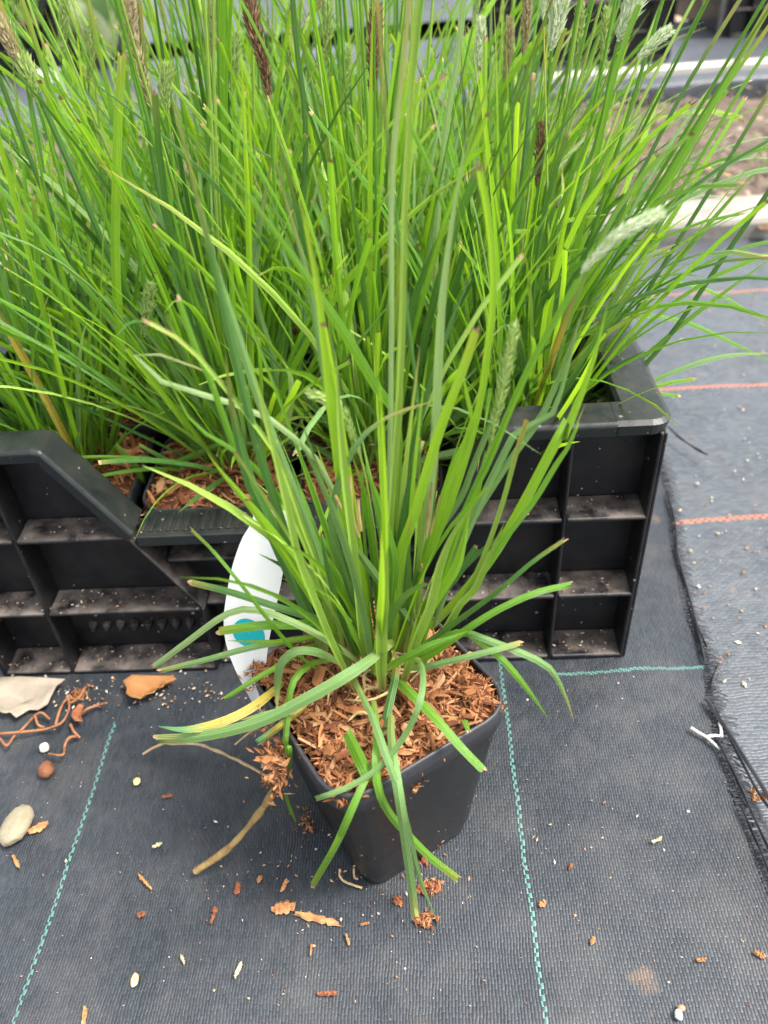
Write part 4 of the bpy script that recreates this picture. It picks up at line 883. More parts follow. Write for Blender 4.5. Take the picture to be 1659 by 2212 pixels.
# stems and leaves of the crate plants that show singly in the photo
def CB(pi, pts, wpx, mk, end='point', k=0.0, base=None, **kw):
    p = CRP[pi]; b3 = Vector((p.location.x, p.location.y, POT_H)); rotm = Matrix.Rotation(-YAW, 4, 'Z')
    P = [pk(u, v, b3, k) for u, v in pts]
    dep = [(q - CAM).dot(CF) for q in P]; wd = wpx * sum(dep) / len(dep) / F_PX
    P = [rotm @ (q - p.location) for q in P]; _seed[0] += 1
    me = blade_mesh(P, lambda t: wd, end, BM[mk], view=rotm @ (CAM - p.location), twist=kw.get('twist', .2), twist2=kw.get('twist', .2) + .3, fold=kw.get('fold', .3), n=16, seed=_seed[0])
    return obj('flower_stem' if kw.get('stem') else 'grass_blade', me, p)
for pi, pts, wpx, mk, end, k in [
    (3, [(1200, 790), (1330, 560), (1440, 400), (1560, 190), (1680, -20)], 13, 'mid', 'flat', .1), (3, [(1150, 800), (1260, 600), (1380, 380), (1480, 190), (1610, -20)], 9, 'dark', 'flat', .1),
    (3, [(1220, 780), (1290, 630), (1400, 450), (1520, 255), (1680, 30)], 9, 'mid', 'flat', .15), (3, [(1230, 800), (1300, 690), (1430, 480), (1590, 210), (1690, 60)], 8, 'mid', 'flat', .2),
    (3, [(1250, 830), (1330, 740), (1440, 560), (1540, 400), (1690, 150)], 9, 'dark', 'flat', .1), (3, [(1200, 850), (1280, 790), (1400, 640), (1560, 450), (1690, 310)], 10, 'mid', 'point', .1),
    (3, [(1250, 880), (1350, 830), (1450, 720), (1560, 560), (1690, 370)], 11, 'dark', 'flat', .05), (3, [(1200, 890), (1290, 850), (1380, 780), (1500, 680), (1690, 540)], 10, 'mid', 'point', .05),
    (3, [(1240, 900), (1330, 860), (1450, 805), (1560, 770), (1690, 762)], 11, 'blue', 'point', .0), (3, [(1250, 895), (1350, 850), (1440, 828), (1502, 818)], 11, 'mid', 'cut', -.1),
    (3, [(1230, 905), (1330, 868), (1400, 850), (1468, 855)], 10, 'mid', 'cut', -.2), (3, [(1200, 880), (1330, 640), (1390, 560), (1480, 520)], 14, 'blue', 'point', .1),
    (7, [(1200, 760), (1330, 640), (1450, 610), (1560, 640), (1659, 700)], 9, 'mid', 'point', .1), (7, [(1230, 780), (1350, 690), (1460, 690), (1560, 730), (1680, 790)], 10, 'mid', 'point', .1),
    (3, [(1140, 830), (1240, 640), (1320, 520), (1420, 320), (1428, 318)], 9, 'bright', 'point', .05), (3, [(1130, 800), (1230, 520), (1310, 330), (1400, 225)], 14, 'mid', 'point', .05),
    (2, [(1020, 820), (1080, 620), (1120, 440), (1180, 200), (1220, 60)], 11, 'mid', 'flat', .1), (3, [(1170, 830), (1240, 560), (1290, 330), (1330, 150), (1380, 10)], 12, 'mid', 'flat', .05),
    (3, [(1040, 460), (1120, 500), (1200, 480), (1330, 460)], 10, 'bright', 'point', .2),
    (0, [(380, 850), (300, 700), (190, 450), (90, 220), (-20, -30)], 13, 'dark', 'flat', .05), (0, [(330, 830), (230, 480), (130, 250), (40, -20)], 12, 'mid', 'flat', .1), (0, [(250, 830), (150, 560), (60, 330), (-20, 120)], 11, 'dark', 'flat', .05),
    (1, [(400, 860), (330, 700), (290, 480), (240, 230), (185, -20)], 10, 'mid', 'flat', .1), (1, [(450, 860), (400, 640), (340, 400), (320, 250), (300, 0)], 11, 'dark', 'flat', .05), (1, [(270, 860), (250, 600), (250, 420), (255, 250), (264, 112)], 22, 'bright', 'cut', .0),
    (0, [(230, 860), (200, 800), (150, 650), (110, 500), (76, 342)], 11, 'bright', 'point', .0), (0, [(120, 860), (90, 660), (82, 560), (72, 424)], 13, 'mid', 'cut', .0), (0, [(180, 830), (130, 640), (60, 450), (0, 330)], 12, 'bright', 'point', .1),
    (1, [(560, 880), (520, 800), (545, 560), (590, 330)], 14, 'blue', 'point', .1), (1, [(600, 880), (590, 780), (550, 640), (560, 500), (580, 400)], 16, 'blue', 'point', .0), (1, [(640, 880), (660, 600), (620, 420), (575, 330), (500, 315)], 12, 'blue', 'point', .1),
    (1, [(600, 860), (640, 600), (660, 300), (640, 100), (630, -20)], 12, 'dark', 'flat', .05), (1, [(720, 600), (728, 500), (735, 405)], 11, 'bright', 'cut', .05), (2, [(960, 840), (940, 600), (960, 300), (990, 120), (1000, -20)], 14, 'pale', 'flat', .1),
    (1, [(250, 960), (300, 1020), (330, 1130)], 13, 'mid', 'point', -.6), (1, [(300, 960), (400, 1020), (505, 1115)], 10, 'dark', 'point', -.6), (1, [(370, 990), (380, 1060)], 14, 'mid', 'cut', -.5), (1, [(560, 1030), (460, 1070), (330, 1150)], 10, 'dark', 'point', -.4),
    (1, [(550, 960), (480, 960), (370, 1000), (300, 985)], 14, 'mid', 'cut', -.2), (0, [(130, 940), (80, 925), (0, 880)], 16, 'mid', 'point', -.1), (0, [(140, 960), (70, 950), (-20, 975)], 13, 'mid', 'point', -.2), (0, [(150, 965), (60, 900), (-20, 830)], 17, 'bright', 'point', -.1), (0, [(160, 950), (120, 820), (60, 760), (-20, 740)], 12, 'mid', 'point', .0)]:
    CB(pi, pts, wpx, mk, end, k)
def head_px(pi, stem, head, k, wpx, hpx, hk, dens=150, seed=1, fl=1.2, mk='mid'):
    p = CRP[pi]; b3 = Vector((p.location.x, p.location.y, POT_H)); rotm = Matrix.Rotation(-YAW, 4, 'Z')
    Ps = [rotm @ (pk(u, v, b3, k) - p.location) for u, v in stem]; Ph = [rotm @ (pk(u, v, b3, k) - p.location) for u, v in head]
    d = (pk(*head[0], b3, k) - CAM).dot(CF); b = MB(); P = catmull(Ps + Ph[:2], 14); b.tube(P, [wpx * .5 * d / F_PX * (1.1 - .4 * i / 13) for i in range(14)], 6)
    st = obj('flower_stem', b.mesh('flower_stem', BM[mk], True), p); hp = catmull(Ph, 12)
    b = MB(); b.tube(hp, hpx * .1 * d / F_PX, 5); head_into(b, hp, hpx * .5 * d / F_PX, int(dens * 2.4), seed, fl); obj('seed_head', b.mesh('seed_head', M_HEADS[hk]), st)
head_px(3, [(1130, 820), (1200, 480), (1290, 270), (1350, 160)], [(1375, 130), (1410, 95), (1445, 66)], .08, 8, 26, 'white', 130, 2)
head_px(3, [(1100, 820), (1180, 560), (1280, 330), (1325, 130)], [(1335, 90), (1355, 40), (1375, -20)], .08, 11, 44, 'white', 150, 3)
head_px(2, [(1060, 820), (1150, 520), (1182, 220), (1188, 130)], [(1190, 110), (1200, 60), (1212, -20)], .1, 9, 42, 'white', 150, 4)
head_px(2, [(1080, 820), (1130, 600), (1158, 440)], [(1160, 405), (1164, 340), (1168, 268)], .1, 7, 22, 'brown', 150, 5)
head_px(1, [(640, 820), (600, 500), (585, 240)], [(582, 210), (565, 120), (545, 50), (538, -30)], .05, 9, 34, 'brown', 200, 6)
head_px(2, [(830, 800), (815, 500), (805, 230)], [(803, 200), (808, 110), (812, 20)], .08, 8, 33, 'brown', 180, 7)
head_px(1, [(420, 820), (380, 500), (335, 250)], [(328, 235), (305, 160), (282, 70), (280, 0)], .05, 9, 34, 'tan', 190, 8)
head_px(0, [(150, 700), (80, 320), (55, 170)], [(45, 150), (20, 90), (-5, 40)], .05, 8, 36, 'tan', 150, 9)
head_px(0, [(220, 700), (120, 350), (90, 240)], [(80, 220), (68, 180), (50, 130)], .05, 8, 36, 'green', 150, 10)
head_px(1, [(420, 700), (370, 320), (365, 250)], [(362, 240), (356, 190), (362, 145)], .05, 8, 30, 'green', 130, 11)
head_px(1, [(330, 860), (305, 760)], [(308, 730), (315, 680), (325, 615)], -.05, 8, 26, 'green', 130, 12)
for i, (u, v, hk) in enumerate([(1245, 60, 'green'), (1130, 30, 'tan'), (1090, 90, 'tan'), (1300, 70, 'green'), (700, 60, 'green'), (740, 150, 'green'), (620, 60, 'green'), (500, 120, 'green'), (1030, 90, 'white'), (450, 60, 'tan'), (130, 40, 'green'), (190, 90, 'green')]):
    head_px(6 if u > 800 else 5, [(u * .55 + 370, 560), (u, v + 110)], [(u, v + 90), (u + 6, v + 30), (u + 10, v - 50)], .05, 6, 23, hk, 130, 20 + i)
M_BRN = m_simple('brown_cut_leaf', [(.3, (.26, .15, .06)), (.7, (.45, .30, .15))], 130, .8)
for pts, wpx in (([(1265, 920), (1285, 900), (1312, 884)], 20), ([(1325, 915), (1355, 898), (1382, 882)], 18), ([(1290, 870), (1310, 862)], 12)):
    p = CRP[3]; rotm = Matrix.Rotation(-YAW, 4, 'Z'); P = [rotm @ (gz(u, v, .175) - p.location) for u, v in pts]
    obj('dry_blade', blade_mesh(P, lambda t: wpx * .45 / F_PX, 'flat', M_BRN, view=rotm @ (CAM - p.location), n=6, seed=3), p)

# ------------------------------------------------------------------ litter on the fabric
ZF = .0065
M_STONE = m_simple('pebble', [(.3, (.22, .19, .12)), (.7, (.31, .275, .19))], 60, .9, bump=.0012, bscale=240)
def blob(name, u, v, wpx, hpx, label, cat, M, seed=0, flat=.7, sq=1.0):
    c = gz(u, v + hpx * .1, ZF); d = (c - CAM).dot(CF); a, b_ = wpx * .5 * d / F_PX, hpx * .5 * d / F_PX * 1.12; hgt = min(a, b_) * flat
    bb = MB(); rows = []
    for i in range(1, 12):
        th = math.pi * i / 12; row = []
        for j in range(18):
            ph = 2 * math.pi * j / 18; dv = Vector((math.sin(th) * math.cos(ph), math.sin(th) * math.sin(ph), math.cos(th))); f = 1 + .16 * noise.noise(dv * 1.3 + Vector((seed, 0, 0))) + .06 * noise.noise(dv * 4 + Vector((seed, 3, 0)))
            row.append((dv.x * a * f + sq * dv.y * a * .25, dv.y * b_ * f, dv.z * hgt * f))
        rows.append(row)
    bb.quad_strip(rows, closed=True); bb.face(rows[-1]); bb.face(list(reversed(rows[0])))
    o = obj(name, bb.mesh(name, M, True), None, (c.x, c.y, ZF + hgt * .8)); return tag(o, label, cat)
blob('pebble', 40, 1782, 62, 84, 'smooth grey beige pebble on the fabric at the left edge', 'pebble', M_STONE, 4, .62, .9)
M_NUT = m_simple('brown_ball', [(.3, (.14, .05, .02)), (.7, (.25, .10, .05))], 90, .7, bump=.0005)
M_PALE = m_simple('pale_bead', [(.3, (.55, .50, .42)), (.7, (.68, .62, .54))], 90, .6)
blob('clay_ball', 103, 1667, 34, 32, 'round brown clay ball on the fabric above the pebble', 'clay ball', M_NUT, 2, .95, 0)
blob('seed', 98, 1617, 20, 20, 'round cream seed at the end of the thin red root', 'seed', M_PALE, 3, .95, 0)
M_YEL = m_simple('yellow_flake', [(.3, (.55, .38, .14)), (.7, (.70, .56, .30))], 200, .8)
blob('seed_flake', 296, 1687, 16, 18, 'small round yellow flake on the fabric left of the root', 'flake', M_YEL, 7, .3, 0)
blob('seed_flake', 291, 2115, 17, 26, 'pale yellow flake with cream rim near the bottom left', 'flake', M_YEL, 9, .25, 0)
blob('seed_flake', 277, 2155, 9, 9, 'tiny pale flake below the cream rimmed one', 'flake', M_PALE, 9, .4, 0) if False else None
M_GRIT = m_simple('white_grit', [(.3, (.60, .59, .56)), (.7, (.72, .71, .68))], 200, .7)
blob('grit', 1465, 2192, 17, 20, 'white stone grit at the bottom right of the fabric', 'grit', M_GRIT, 5, .8, 0)
blob('grit', 1471, 2178, 18, 12, 'reddish stone grit touching the white grit at bottom right', 'grit', m_simple('red_grit', [(.3, (.35, .17, .10)), (.7, (.46, .26, .17))], 200, .8), 6, .8, 0)
blob('grit', 1456, 1966, 9, 10, 'tiny white grit right of the green line', 'grit', M_GRIT, 8, .8, 0) if False else None
def flake(u, v, L, W_, ang, label, M=M_CHIP, name='wood_chip', th=.0013, seed=0, cat='wood chip'):
    """a splinter lying flat: L, W_ in photo pixels, ang the direction in the picture (degrees, 0 = right, up positive)"""
    rs = random.Random(seed + int(u)); a = R_(ang); p0 = gz(u - L / 2 * math.cos(a), v + L / 2 * math.sin(a), ZF); p1 = gz(u + L / 2 * math.cos(a), v - L / 2 * math.sin(a), ZF); q = gz(u + W_ / 2 * math.sin(a), v + W_ / 2 * math.cos(a), ZF)
    c = (p0 + p1) / 2; e = (p1 - p0) / 2; s = (q - gz(u, v, ZF)); s = s - e * (s.dot(e) / e.length_squared)
    b = MB(); rows = []; n = 11; bend = rs.uniform(-.12, .12)
    for i in range(n):
        t = i / (n - 1) * 2 - 1; ww = (1 - .5 * abs(t) ** 3) * rs.uniform(.55, 1.15); j0, j1 = (rs.uniform(-.28, .28), rs.uniform(-.28, .28)) if i in (0, n - 1) else (rs.uniform(-.06, .06), rs.uniform(-.06, .06))
        m_ = e * t + s * bend * (t * t); lift = Vector((0, 0, th * rs.uniform(.5, 1.4)))
        rows.append([m_ + e * j0 - s * ww, m_ - s * ww * .55 + lift * rs.uniform(.8, 1.3), m_ + s * rs.uniform(-.2, .2) + lift * rs.uniform(.6, 1.2), m_ + s * ww * .6 + lift * rs.uniform(.7, 1.3), m_ + e * j1 + s * ww, m_ - Vector((0, 0, th * .3))])
    b.quad_strip(rows, closed=True); b.face(list(reversed(rows[0]))); b.face(rows[-1])
    return tag(obj(name, b.mesh(name, M), None, c), label, cat, 'bark and wood bits on the fabric')
M_CHIPO = m_simple('fresh_wood', [(.25, (.28, .115, .04)), (.5, (.42, .20, .08)), (.8, (.54, .32, .16))], 60, .8, bump=.0006, bscale=500)
M_CHIPR = m_simple('red_bark', [(.25, (.16, .05, .025)), (.6, (.30, .11, .05)), (.9, (.45, .22, .11))], 110, .9, bump=.001, bscale=400)
M_CHIPP = m_simple('pale_straw_bit', [(.3, (.42, .36, .20)), (.7, (.60, .54, .36))], 110, .8)
for q in [(82, 1788, 50, 18, 25, 'flat orange wood chip lying beside the beige pebble', M_CHIPO), (612, 1960, 52, 30, 8, 'broad ragged reddish wood chip left of the long stick', M_CHIPO), (686, 1984, 96, 20, -14, 'long pale split stick on the fabric in front of the pot', M_CHIPO),
          (464, 1966, 12, 14, 75, 'hooked dark red bark splinter with pointed tail', M_CHIPR), (461, 1980, 34, 7, 70, 'thin tail splinter under the hooked bark bit', M_CHIPR), (314, 1906, 42, 12, -48, 'slanting orange brown splinter left of the dead stem', M_CHIPO),
          (513, 1920, 26, 15, 80, 'upright brown bark shell below the end of the dead stem', M_CHIPR), (560, 1899, 16, 11, 60, 'small orange chip right of the bark shell', M_CHIPO), (614, 1913, 28, 11, 65, 'pointed tan chip below the hanging leaf tip', M_CHIPO),
          (706, 2146, 40, 14, 3, 'ridged rusty wood chip at the bottom centre', M_CHIPR), (182, 2196, 42, 11, 82, 'pointed orange splinter at the bottom left edge', M_CHIPO), (35, 1862, 30, 11, -65, 'brown splinter below the pebble at the left edge', M_CHIPO),
          (15, 1818, 18, 14, 20, 'orange crumb of bark just under the pebble', M_CHIPO), (751, 2030, 26, 8, -75, 'thin brown splinter below the long stick', M_CHIPO), (672, 2052, 24, 5, 85, 'very thin upright splinter under the long stick', M_CHIPO), (788, 1996, 18, 5, 15, 'tiny level splinter right of the long stick', M_CHIPO),
          (305, 1975, 18, 12, 20, 'dark red bark bit left of the hooked splinter', M_CHIPR), (933, 1917, 36, 24, -20, 'shaggy rust brown bark clump by the pot foot', M_CHIPR), (905, 1921, 20, 18, 70, 'small bark lump touching the shaggy clump', M_CHIPR), (860, 1946, 18, 26, 40, 'brown bark crumb in front of the pot corner', M_CHIPR),
          (913, 1992, 36, 24, -40, 'shaggy brown bark clump between the two leaf tips', M_CHIPR), (1642, 2062, 26, 12, -25, 'bright orange wood chip at the right edge', M_CHIPO), (1462, 2120, 8, 5, 20, None, M_CHIPO), (1515, 2073, 22, 9, 5, 'short tan wood chip right of the green line', M_CHIPO),
          (1418, 1815, 24, 9, 22, 'straw coloured bit on the fabric right of the green line', M_CHIPP), (1171, 1952, 18, 16, 40, 'pale crumb of bark beside the green line', M_CHIPO), (1280, 2032, 16, 12, 60, 'tan flake right of the pale bark crumb', M_CHIPO), (1232, 1872, 14, 9, 60, 'small red bark speck right of the green line', M_CHIPR),
          (515, 2095, 36, 10, 65, 'flat straw yellow sliver near the bottom centre left', M_CHIPP), (395, 2073, 18, 8, -70, 'curled straw bit left of the straw sliver', M_CHIPP), (340, 1826, 24, 8, 25, 'grey straw sliver on the fabric right of the green line', M_CHIPP), (338, 1722, 14, 6, 40, None, M_CHIPP),
          (360, 1720, 22, 8, 10, 'small red bark crumb by the fallen straw', M_CHIPR), (88, 2218, 10, 8, 0, None, M_CHIPR), (630, 1935, 10, 8, 0, None, M_CHIPR), (918, 1860, 22, 14, -55, 'bark chip leaning on the foot of the pot', M_CHIPR), (668, 1785, 30, 12, -60, 'dark bark chip tucked beside the pot on its left', M_CHIPR),
          (905, 1830, 34, 14, 35, 'dark bark chip at the right foot of the pot', M_CHIPR), (1484, 1620, 10, 8, 0, None, M_CHIPO), (1175, 1648, 20, 14, 10, None, M_CHIPR)]:
    if q[5]: flake(*q[:6], M=q[6])
def shreds(cs, n, spread, seed, org, smin=.002, smax=.007):
    rs = random.Random(seed); b = MB()
    for i in range(n):
        c = rs.choice(cs) + Vector((rs.gauss(0, spread), rs.gauss(0, spread), abs(rs.gauss(0, spread * .5)))) - org; a = rs.uniform(0, 6.28); tl = rs.gauss(0, .6); L = rs.uniform(smin, smax) * .5
        e = Vector((math.cos(a) * math.cos(tl), math.sin(a) * math.cos(tl), math.sin(tl))) * L; s_ = Vector((-math.sin(a), math.cos(a), rs.uniform(-.7, .7))).normalized() * rs.uniform(.0003, .0009); up = e.cross(s_).normalized() * .0005
        B0 = len(b.v); b.v.extend([tuple(c - e), tuple(c + s_), tuple(c + e), tuple(c - s_), tuple(c + up)])
        for f in ((0, 1, 4), (1, 2, 4), (2, 3, 4), (3, 0, 4)): b.f.append(tuple(B0 + k for k in f)); b.mi.append(0); b.uv.extend([(0, 0)] * 3)
    return b.mesh('bark_shreds', M_SHRED)
for j, (u, v, lb) in enumerate([(930, 1918, 'frayed bark fibre wad touching the pot foot on the right'), (913, 1990, 'frayed bark fibre wad between the two long leaf tips'), (168, 1500, 'wad of bark fibres among the red roots below the crate')]):
    c = gz(u, v, ZF); tag(obj('bark_wad', shreds([c, c + Vector((.003, .001, 0))], 60, .0022, 70 + j, c), None, c), lb, 'bark wad')
sp = [gz(u, v, z) for u, v, z in ((555, 1440, .124), (548, 1475, .122), (570, 1560, .120), (585, 1610, .120), (595, 1640, .116), (602, 1660, .110), (606, 1680, .103), (600, 1700, .096))]
o = obj('spilled_shreds', shreds(sp, 330, .0036, 90, PC), fg); o['kind'] = 'stuff'
sp = [gz(u, v, z) for u, v, z in ((945, 1600, .122), (955, 1615, .115), (912, 1655, .114), (905, 1680, .104), (880, 1660, .122), (1050, 1485, .124), (1030, 1500, .124))]
o = obj('spilled_shreds', shreds(sp, 150, .0022, 91, PC), fg); o['kind'] = 'stuff'
sp = [gz(u, v, ZF) for u, v in ((940, 1830), (915, 1850), (668, 1790), (655, 1770), (900, 1870))]
tag(obj('bark_dust', shreds(sp, 90, .0035, 92, Vector((0, 0, 0)), .001, .004)), kind='stuff')
# orange clump of bark on the right seam, white forked stem
for q in [(1642, 1722, 30, 18, 10, 'bright orange bark clump at the right edge of the frayed seam', M_CHIPO), (1628, 1706, 18, 14, 40, 'tan bark flake above the orange clump on the seam', M_CHIPO)]: flake(*q[:6], M=q[6], th=.002)
def twig(name, segs, rpx, M, label, cat, z=ZF + .002, lift=None):
    b = MB()
    for pts in segs:
        P = [gz(u, v, z + (lift[i % len(lift)] if lift else 0)) for i, (u, v) in enumerate(pts)]; d = (P[0] - CAM).dot(CF); P = catmull(P, 8 if len(pts) < 4 else 20); b.tube(P, [rpx * d / F_PX * (1 - .35 * i / len(P)) for i in range(len(P))], 6)
    me = b.mesh(name, M, True); return tag(obj(name, me), label, cat)
M_WHT = m_simple('bleached_stem', [(.3, (.42, .40, .35)), (.7, (.56, .54, .49))], 80, .6)
cw = crop((1600, 1500, 1920, 2100)); cw_ = lambda p: [((1600 + a * 320 / 1180) / 1.15732, (1500 + b_ * 320 / 1180) / 1.15732) for a, b_ in p]
twig('forked_stem', [cw_([(470, 1180), (540, 1225), (610, 1265), (735, 1375)]), cw_([(610, 1265), (680, 1250), (750, 1255)]), cw_([(750, 1265), (745, 1190), (730, 1130), (755, 1095)])], 4.2, M_WHT, 'bleached white forked stem bit on the frayed edge of the fabric', 'stem')
M_RED = m_simple('red_root', [(.25, (.20, .075, .03)), (.6, (.36, .16, .07)), (.9, (.48, .25, .12))], 140, .8)
cr = lambda p: [((a * 480 / 1659) / 1.15732, (1650 + b_ * 480 / 1659) / 1.15732) for a, b_ in p]
twig('root_tangle', [cr([(-20, 640), (150, 625), (380, 600), (520, 550), (580, 470), (600, 380), (580, 300)]), cr([(590, 380), (680, 330), (740, 230)]), cr([(0, 680), (60, 740), (120, 660), (200, 590), (280, 500)]), cr([(300, 480), (330, 560), (380, 580)]), cr([(300, 480), (360, 455), (430, 510)]),
                     cr([(480, 560), (520, 430), (580, 340), (720, 340)]), cr([(610, 560), (640, 620), (690, 670)]), cr([(680, 660), (600, 670), (560, 740), (540, 820), (420, 810)]), cr([(700, 470), (760, 420), (850, 390), (920, 370)])], 3.3, M_RED, 'tangle of reddish brown roots on the fabric beside the pale leaf', 'roots', lift=[0, .004, .001, .006, .002])
# dead leaves by the crate
def leaf(name, outline, z, M, label, cat, curl=.006, seed=0):
    P = [gz(u, v, z) for u, v in outline]; c = sum(P, Vector()) / len(P); b = MB(); rows = []
    for f in (0.02, .35, .7, 1.0):
        rows.append([(p - c) * f + Vector((0, 0, curl * f * f * (.5 + noise.noise(p * 40 + Vector((seed, 0, 0)))))) for p in P])
    b.quad_strip(rows, closed=True); me = b.mesh(name, M, True); o = obj(name, me, None, c); sm = o.modifiers.new('thickness', 'SOLIDIFY'); sm.thickness = .0006; return tag(o, label, cat)
M_LF1 = m_simple('pale_dead_leaf', [(.3, (.24, .20, .15)), (.7, (.34, .29, .22))], 50, .7, bump=.001)
M_LF2 = m_simple('orange_dead_leaf', [(.3, (.28, .12, .038)), (.7, (.38, .185, .07))], 50, .7, bump=.001)
leaf('dead_leaf', cr([(-60, 230), (20, 170), (200, 175), (580, 200), (500, 250), (440, 360), (420, 395), (330, 435), (250, 430), (190, 480), (150, 515), (100, 470), (60, 485), (10, 470), (-60, 480)]), ZF + .003, M_LF1, 'large pale beige dead leaf at the left edge below the crate', 'leaf', .006, 2)
leaf('dead_leaf', cr([(1085, 230), (1160, 180), (1320, 170), (1500, 172), (1535, 195), (1490, 205), (1430, 220), (1425, 265), (1370, 275), (1350, 320), (1270, 340), (1230, 375), (1150, 360), (1110, 330), (1120, 290)]), ZF + .003, M_LF2, 'orange brown lobed dead leaf under the crate front', 'leaf', .006, 4)
leaf('dead_leaf', cr([(640, 460), (700, 400), (730, 420), (700, 500), (720, 545), (660, 545), (635, 510)]), ZF + .004, M_CHIPR, 'small curled dark red leaf scrap among the roots', 'leaf', .004, 5)
leaf('dead_leaf', [(1625, 480), (1650, 470), (1675, 490), (1670, 508), (1640, 505)], .012, M_LF2, 'orange dead leaf against the kerb at the right edge', 'leaf', .01, 6)
# uncounted crumbs: grit, bark dust
M_CRUMB = m_simple('crumbs', [(.05, (.10, .04, .02)), (.35, (.36, .17, .08)), (.6, (.50, .36, .22)), (.8, (.58, .54, .46)), (.95, (.74, .74, .72))], 60, .9, island=True)
b = MB(); rs = random.Random(12)
def crumb(c, s, rs):
    B0 = len(b.v); a = rs.uniform(0, 6.28); el = rs.uniform(1, 2.2)
    e = Vector((math.cos(a), math.sin(a), 0)) * s * el; f = Vector((-math.sin(a), math.cos(a), 0)) * s * rs.uniform(.5, 1)
    b.v.extend([tuple(c - e), tuple(c - f), tuple(c + e * rs.uniform(.6, 1)), tuple(c + f), tuple(c + Vector((0, 0, s * .8)))])
    for q in ((0, 1, 4), (1, 2, 4), (2, 3, 4), (3, 0, 4)): b.f.append(tuple(B0 + k for k in q)); b.mi.append(0); b.uv.extend([(0, 0)] * 3)
for i in range(400):
    p = gz(rs.uniform(-80, 1740), 1450 + 800 * rs.random(), ZF - .0005); crumb(p, rs.choice([.0002, .00025, .0003, .00035, .0004, .0006]), rs)
for i in range(170):
    u, v = rs.gauss(800, 230), rs.gauss(1880, 110); crumb(gz(u, v, ZF - .0005), rs.choice([.0003, .0004, .0005, .0009]), rs)
for i in range(170):
    p = gz(rs.uniform(0, 480), rs.gauss(1500, 22), ZF); crumb(p, rs.choice([.0004, .0006, .0011]), rs)
for i in range(260):
    p = gz(rs.uniform(1440, 1800), rs.uniform(560, 1500), .002); crumb(p, rs.choice([.0005, .0007, .0010, .0016]), rs)
for z, n in ((H1 + .0015, 130), (H2 + .0015, 190), (.0065, 260)):
    for i in range(n):
        p = cl(rs.uniform(-.226, .226), rs.uniform(.002, .021), z) + EY * (.0488 * z); crumb(p, rs.choice([.0003, .0004, .0006, .0008]), rs)
tag(obj('crumbs', b.mesh('crumbs', M_CRUMB)), kind='stuff')

# ------------------------------------------------------------------ far nursery stock at the top of the picture
def copy_tree(o, parent=None):
    c = o.copy(); COL.objects.link(c); c.parent = parent
    for ch in list(o.children): copy_tree(ch, c)
    return c
crate0 = bpy.data.objects['crate']
for (u, v, z, dx, rz, label) in [(1445, 122, BZ + .002, -CW * 1.0, YAW - R_(3), 'black crate on the far raised bed behind the right seed heads'), (1570, 82, BZ + .002, CW, YAW + R_(4), 'black crate at the top right corner beside the thin stake'), (215, 150, BZ + .002, -CW, YAW + R_(2), 'black crate at the top left behind the large pale leaf')]:
    c = copy_tree(crate0); p = gz(u, v, z); c.location = p + Vector((dx, 0, 0)); c.rotation_euler = (0, 0, rz); c['label'] = label
    far = (u, c.location.copy(), rz)
    for k in range(4 if u != 1570 else 3):
        uu = (k - 1.5) * .105
        q = c.location + Matrix.Rotation(rz, 3, 'Z') @ Vector((uu, .09, .004)); rs = random.Random(int(u) + k)
        side = {1445: 'right crate on the far raised bed', 1570: 'crate in the top right corner', 215: 'crate at the top left'}[u]
        pt = thing('potted_plant', q, '%s pot of small plants in the %s' % (['leftmost', 'second', 'third', 'fourth'][k], side), 'potted plant', 'pots in the far crates', rz)
        obj('pot', POT2, pt); obj('mulch_bed', BEDS[k % 2][0], pt)
        tuft(pt, rs, 26 if u != 1570 else 8, .05, .13, .035, POT_H - .004, {'mid': 3, 'bright': 2, 'blue': 1} if u != 1570 else {'yellow': 1, 'mid': 1}, (0, 0), 1.0, cloud=BV)
# thin stake
b = MB(); q = gz(1552, 78, BZ); b.tube([(0, 0, -.05), (0, 0, .2), (.004, 0, .42)], .006, 8)
tag(obj('stake', b.mesh('stake', m_simple('grey_wood', [(.3, (.22, .21, .20)), (.7, (.34, .33, .31))], 30, .8), True), None, q), 'thin grey wooden stake standing left of the top right crate', 'stake')
# white card label on the far left crate
b = MB(); q = gz(100, 165, .075); b.box(-.04, .04, -.001, .001, -.014, .018)
tag(obj('shelf_label', b.mesh('shelf_label', M_TAG), None, q, (R_(-12), 0, YAW)), 'small white card label in front of the top left crate', 'label')
# broad-leaved plant with pale leaves and a yellow flower
bl = gz(215, 165, BZ); bl.y += .12; bl.x = gz(215, 165, BZ).x
lp_ = thing('leafy_plant', bl, 'broad leaved plant with large cream green leaves and a yellow flower, top left', 'plant')
M_BIG = m_simple('cream_green_leaf', [(.3, (.48, .58, .26)), (.7, (.68, .72, .44))], 6, .5, trans=.3)
M_BIGD = m_simple('dull_green_leaf', [(.3, (.10, .22, .07)), (.7, (.20, .34, .12))], 6, .5, trans=.2)
def big_leaf(a, L, W_, el, M, z0=.02):
    b = MB(); rows = []
    for i in range(11):
        t = i / 10; ww = W_ * math.sin(math.pi * min(1, .04 + .96 * t ** .8)) ** .8; x = math.cos(el) * L * t; z = z0 + math.sin(el) * L * t - .5 * L * (t * t) * .35
        rows.append([(x, -ww, z + ww * .3), (x, -ww * .5, z + .05 * ww), (x, 0, z), (x, ww * .5, z + .05 * ww), (x, ww, z + ww * .3)])
    b.quad_strip(rows); return obj('leaf', b.mesh('leaf', M, True), lp_, None, (0, 0, a))
for i in range(9): big_leaf(i * .72 + .2, .26 + .05 * (i % 3), .055, 1.0 + .1 * (i % 3), M_BIG if i % 3 == 0 else M_BIGD)
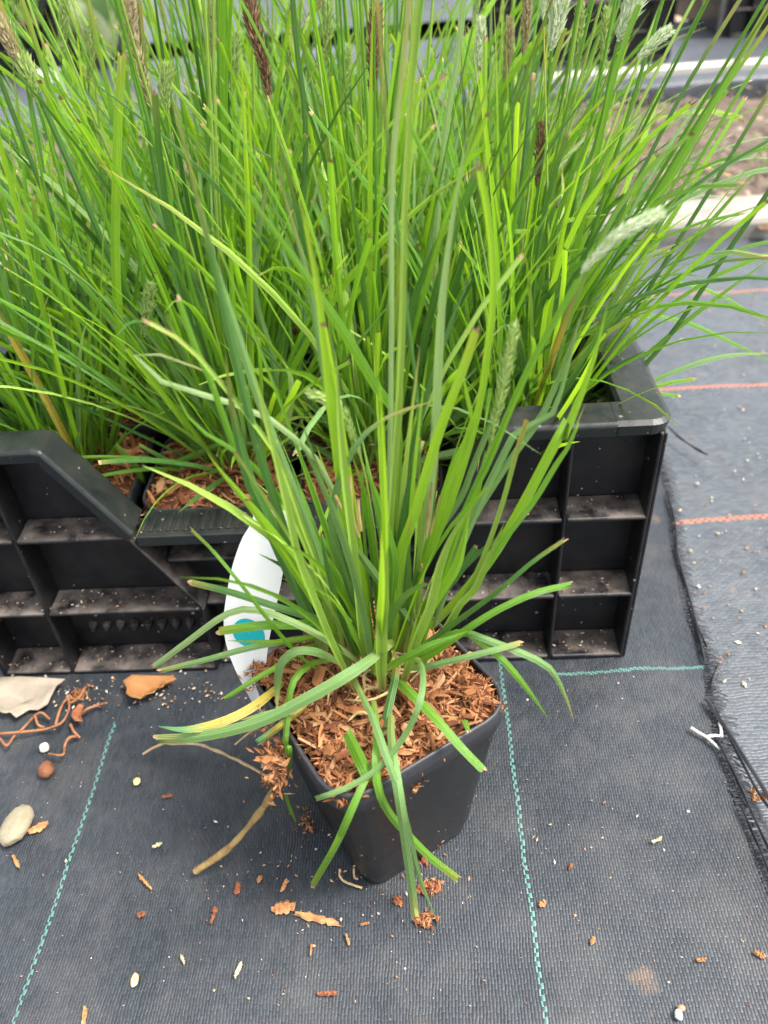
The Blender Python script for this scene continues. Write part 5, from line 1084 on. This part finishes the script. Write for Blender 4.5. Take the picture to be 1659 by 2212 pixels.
for a, L, W_, el in ((-1.9, .26, .075, 1.35), (-1.2, .27, .06, 1.3), (2.6, .24, .06, 1.1)): big_leaf(a, L, W_, el, M_BIG)
M_PET = m_simple('yellow_petal', [(.3, (.75, .52, .02)), (.7, (.85, .65, .04))], 20, .5)
b = MB(); b.tube([(0, 0, 0), (.06, -.02, .18), (.16, -.03, .30)], .003, 6); fs = obj('flower_stem', b.mesh('flower_stem', BM['mid']), lp_)
b = MB()
for k in range(12):
    a = k * math.pi / 6; d = Vector((math.cos(a), math.sin(a) * .6, math.sin(a) * .8)); s = Vector((-math.sin(a), math.cos(a) * .6, math.cos(a) * .8)) * .009; c = Vector((.16, -.03, .30)); b.face([c + d * .008 - s * .5, c + d * .03 - s, c + d * .045, c + d * .03 + s, c + d * .008 + s * .5])
obj('petals', b.mesh('petals', M_PET), fs)
b = MB(); b.tube([(.16, -.022, .296), (.16, -.036, .302), (.16, -.044, .306)], [.013, .012, .004], 10); obj('flower_centre', b.mesh('flower_centre', m_simple('brown_cone', [(.3, (.05, .02, .01)), (.7, (.10, .05, .02))], 200, .9)), fs)
# low shrubs far behind
for i, (u, v, s) in enumerate([(80, 30, .28), (330, 10, .30), (560, 0, .30), (1000, 5, .26), (820, -20, .3)]):
    c = gz(u, max(v, 20), BZ) + Vector((0, 1.2, 0)); rs = random.Random(900 + i)
    t_ = thing('shrub', (c.x, c.y, .02), ['dull green shrub behind the top left crate', 'green shrub behind the yellow flower', 'dark green shrub left of the brown seed head top', 'green shrub at the top centre right', 'green shrub at the top centre'][i], 'shrub', 'shrubs far behind the crates')
    b = MB(); b.tube([(0, 0, 0), (.02, 0, s * .5), (.0, .01, s)], [.012, .008, .003], 6); obj('stem', b.mesh('stem', M_STEM), t_)
    b = MB()
    for k in range(900):
        d = Vector((rs.gauss(0, 1), rs.gauss(0, 1), rs.gauss(0, .9))).normalized() * (rs.random() ** .45); p = Vector((d.x * s * .8, d.y * s * .6, s * .75 + d.z * s * .65)); e = Vector((rs.gauss(0, 1), rs.gauss(0, 1), rs.gauss(.3, .6))).normalized() * rs.uniform(.012, .026); f = e.cross(Vector((rs.gauss(0, 1), rs.gauss(0, 1), rs.gauss(0, 1)))).normalized() * e.length * .4
        b.face([p - e, p + f, p + e, p - f])
    o = obj('foliage', b.mesh('foliage', M_BIGD), t_); o['kind'] = 'stuff'
print('objects', len(bpy.data.objects))
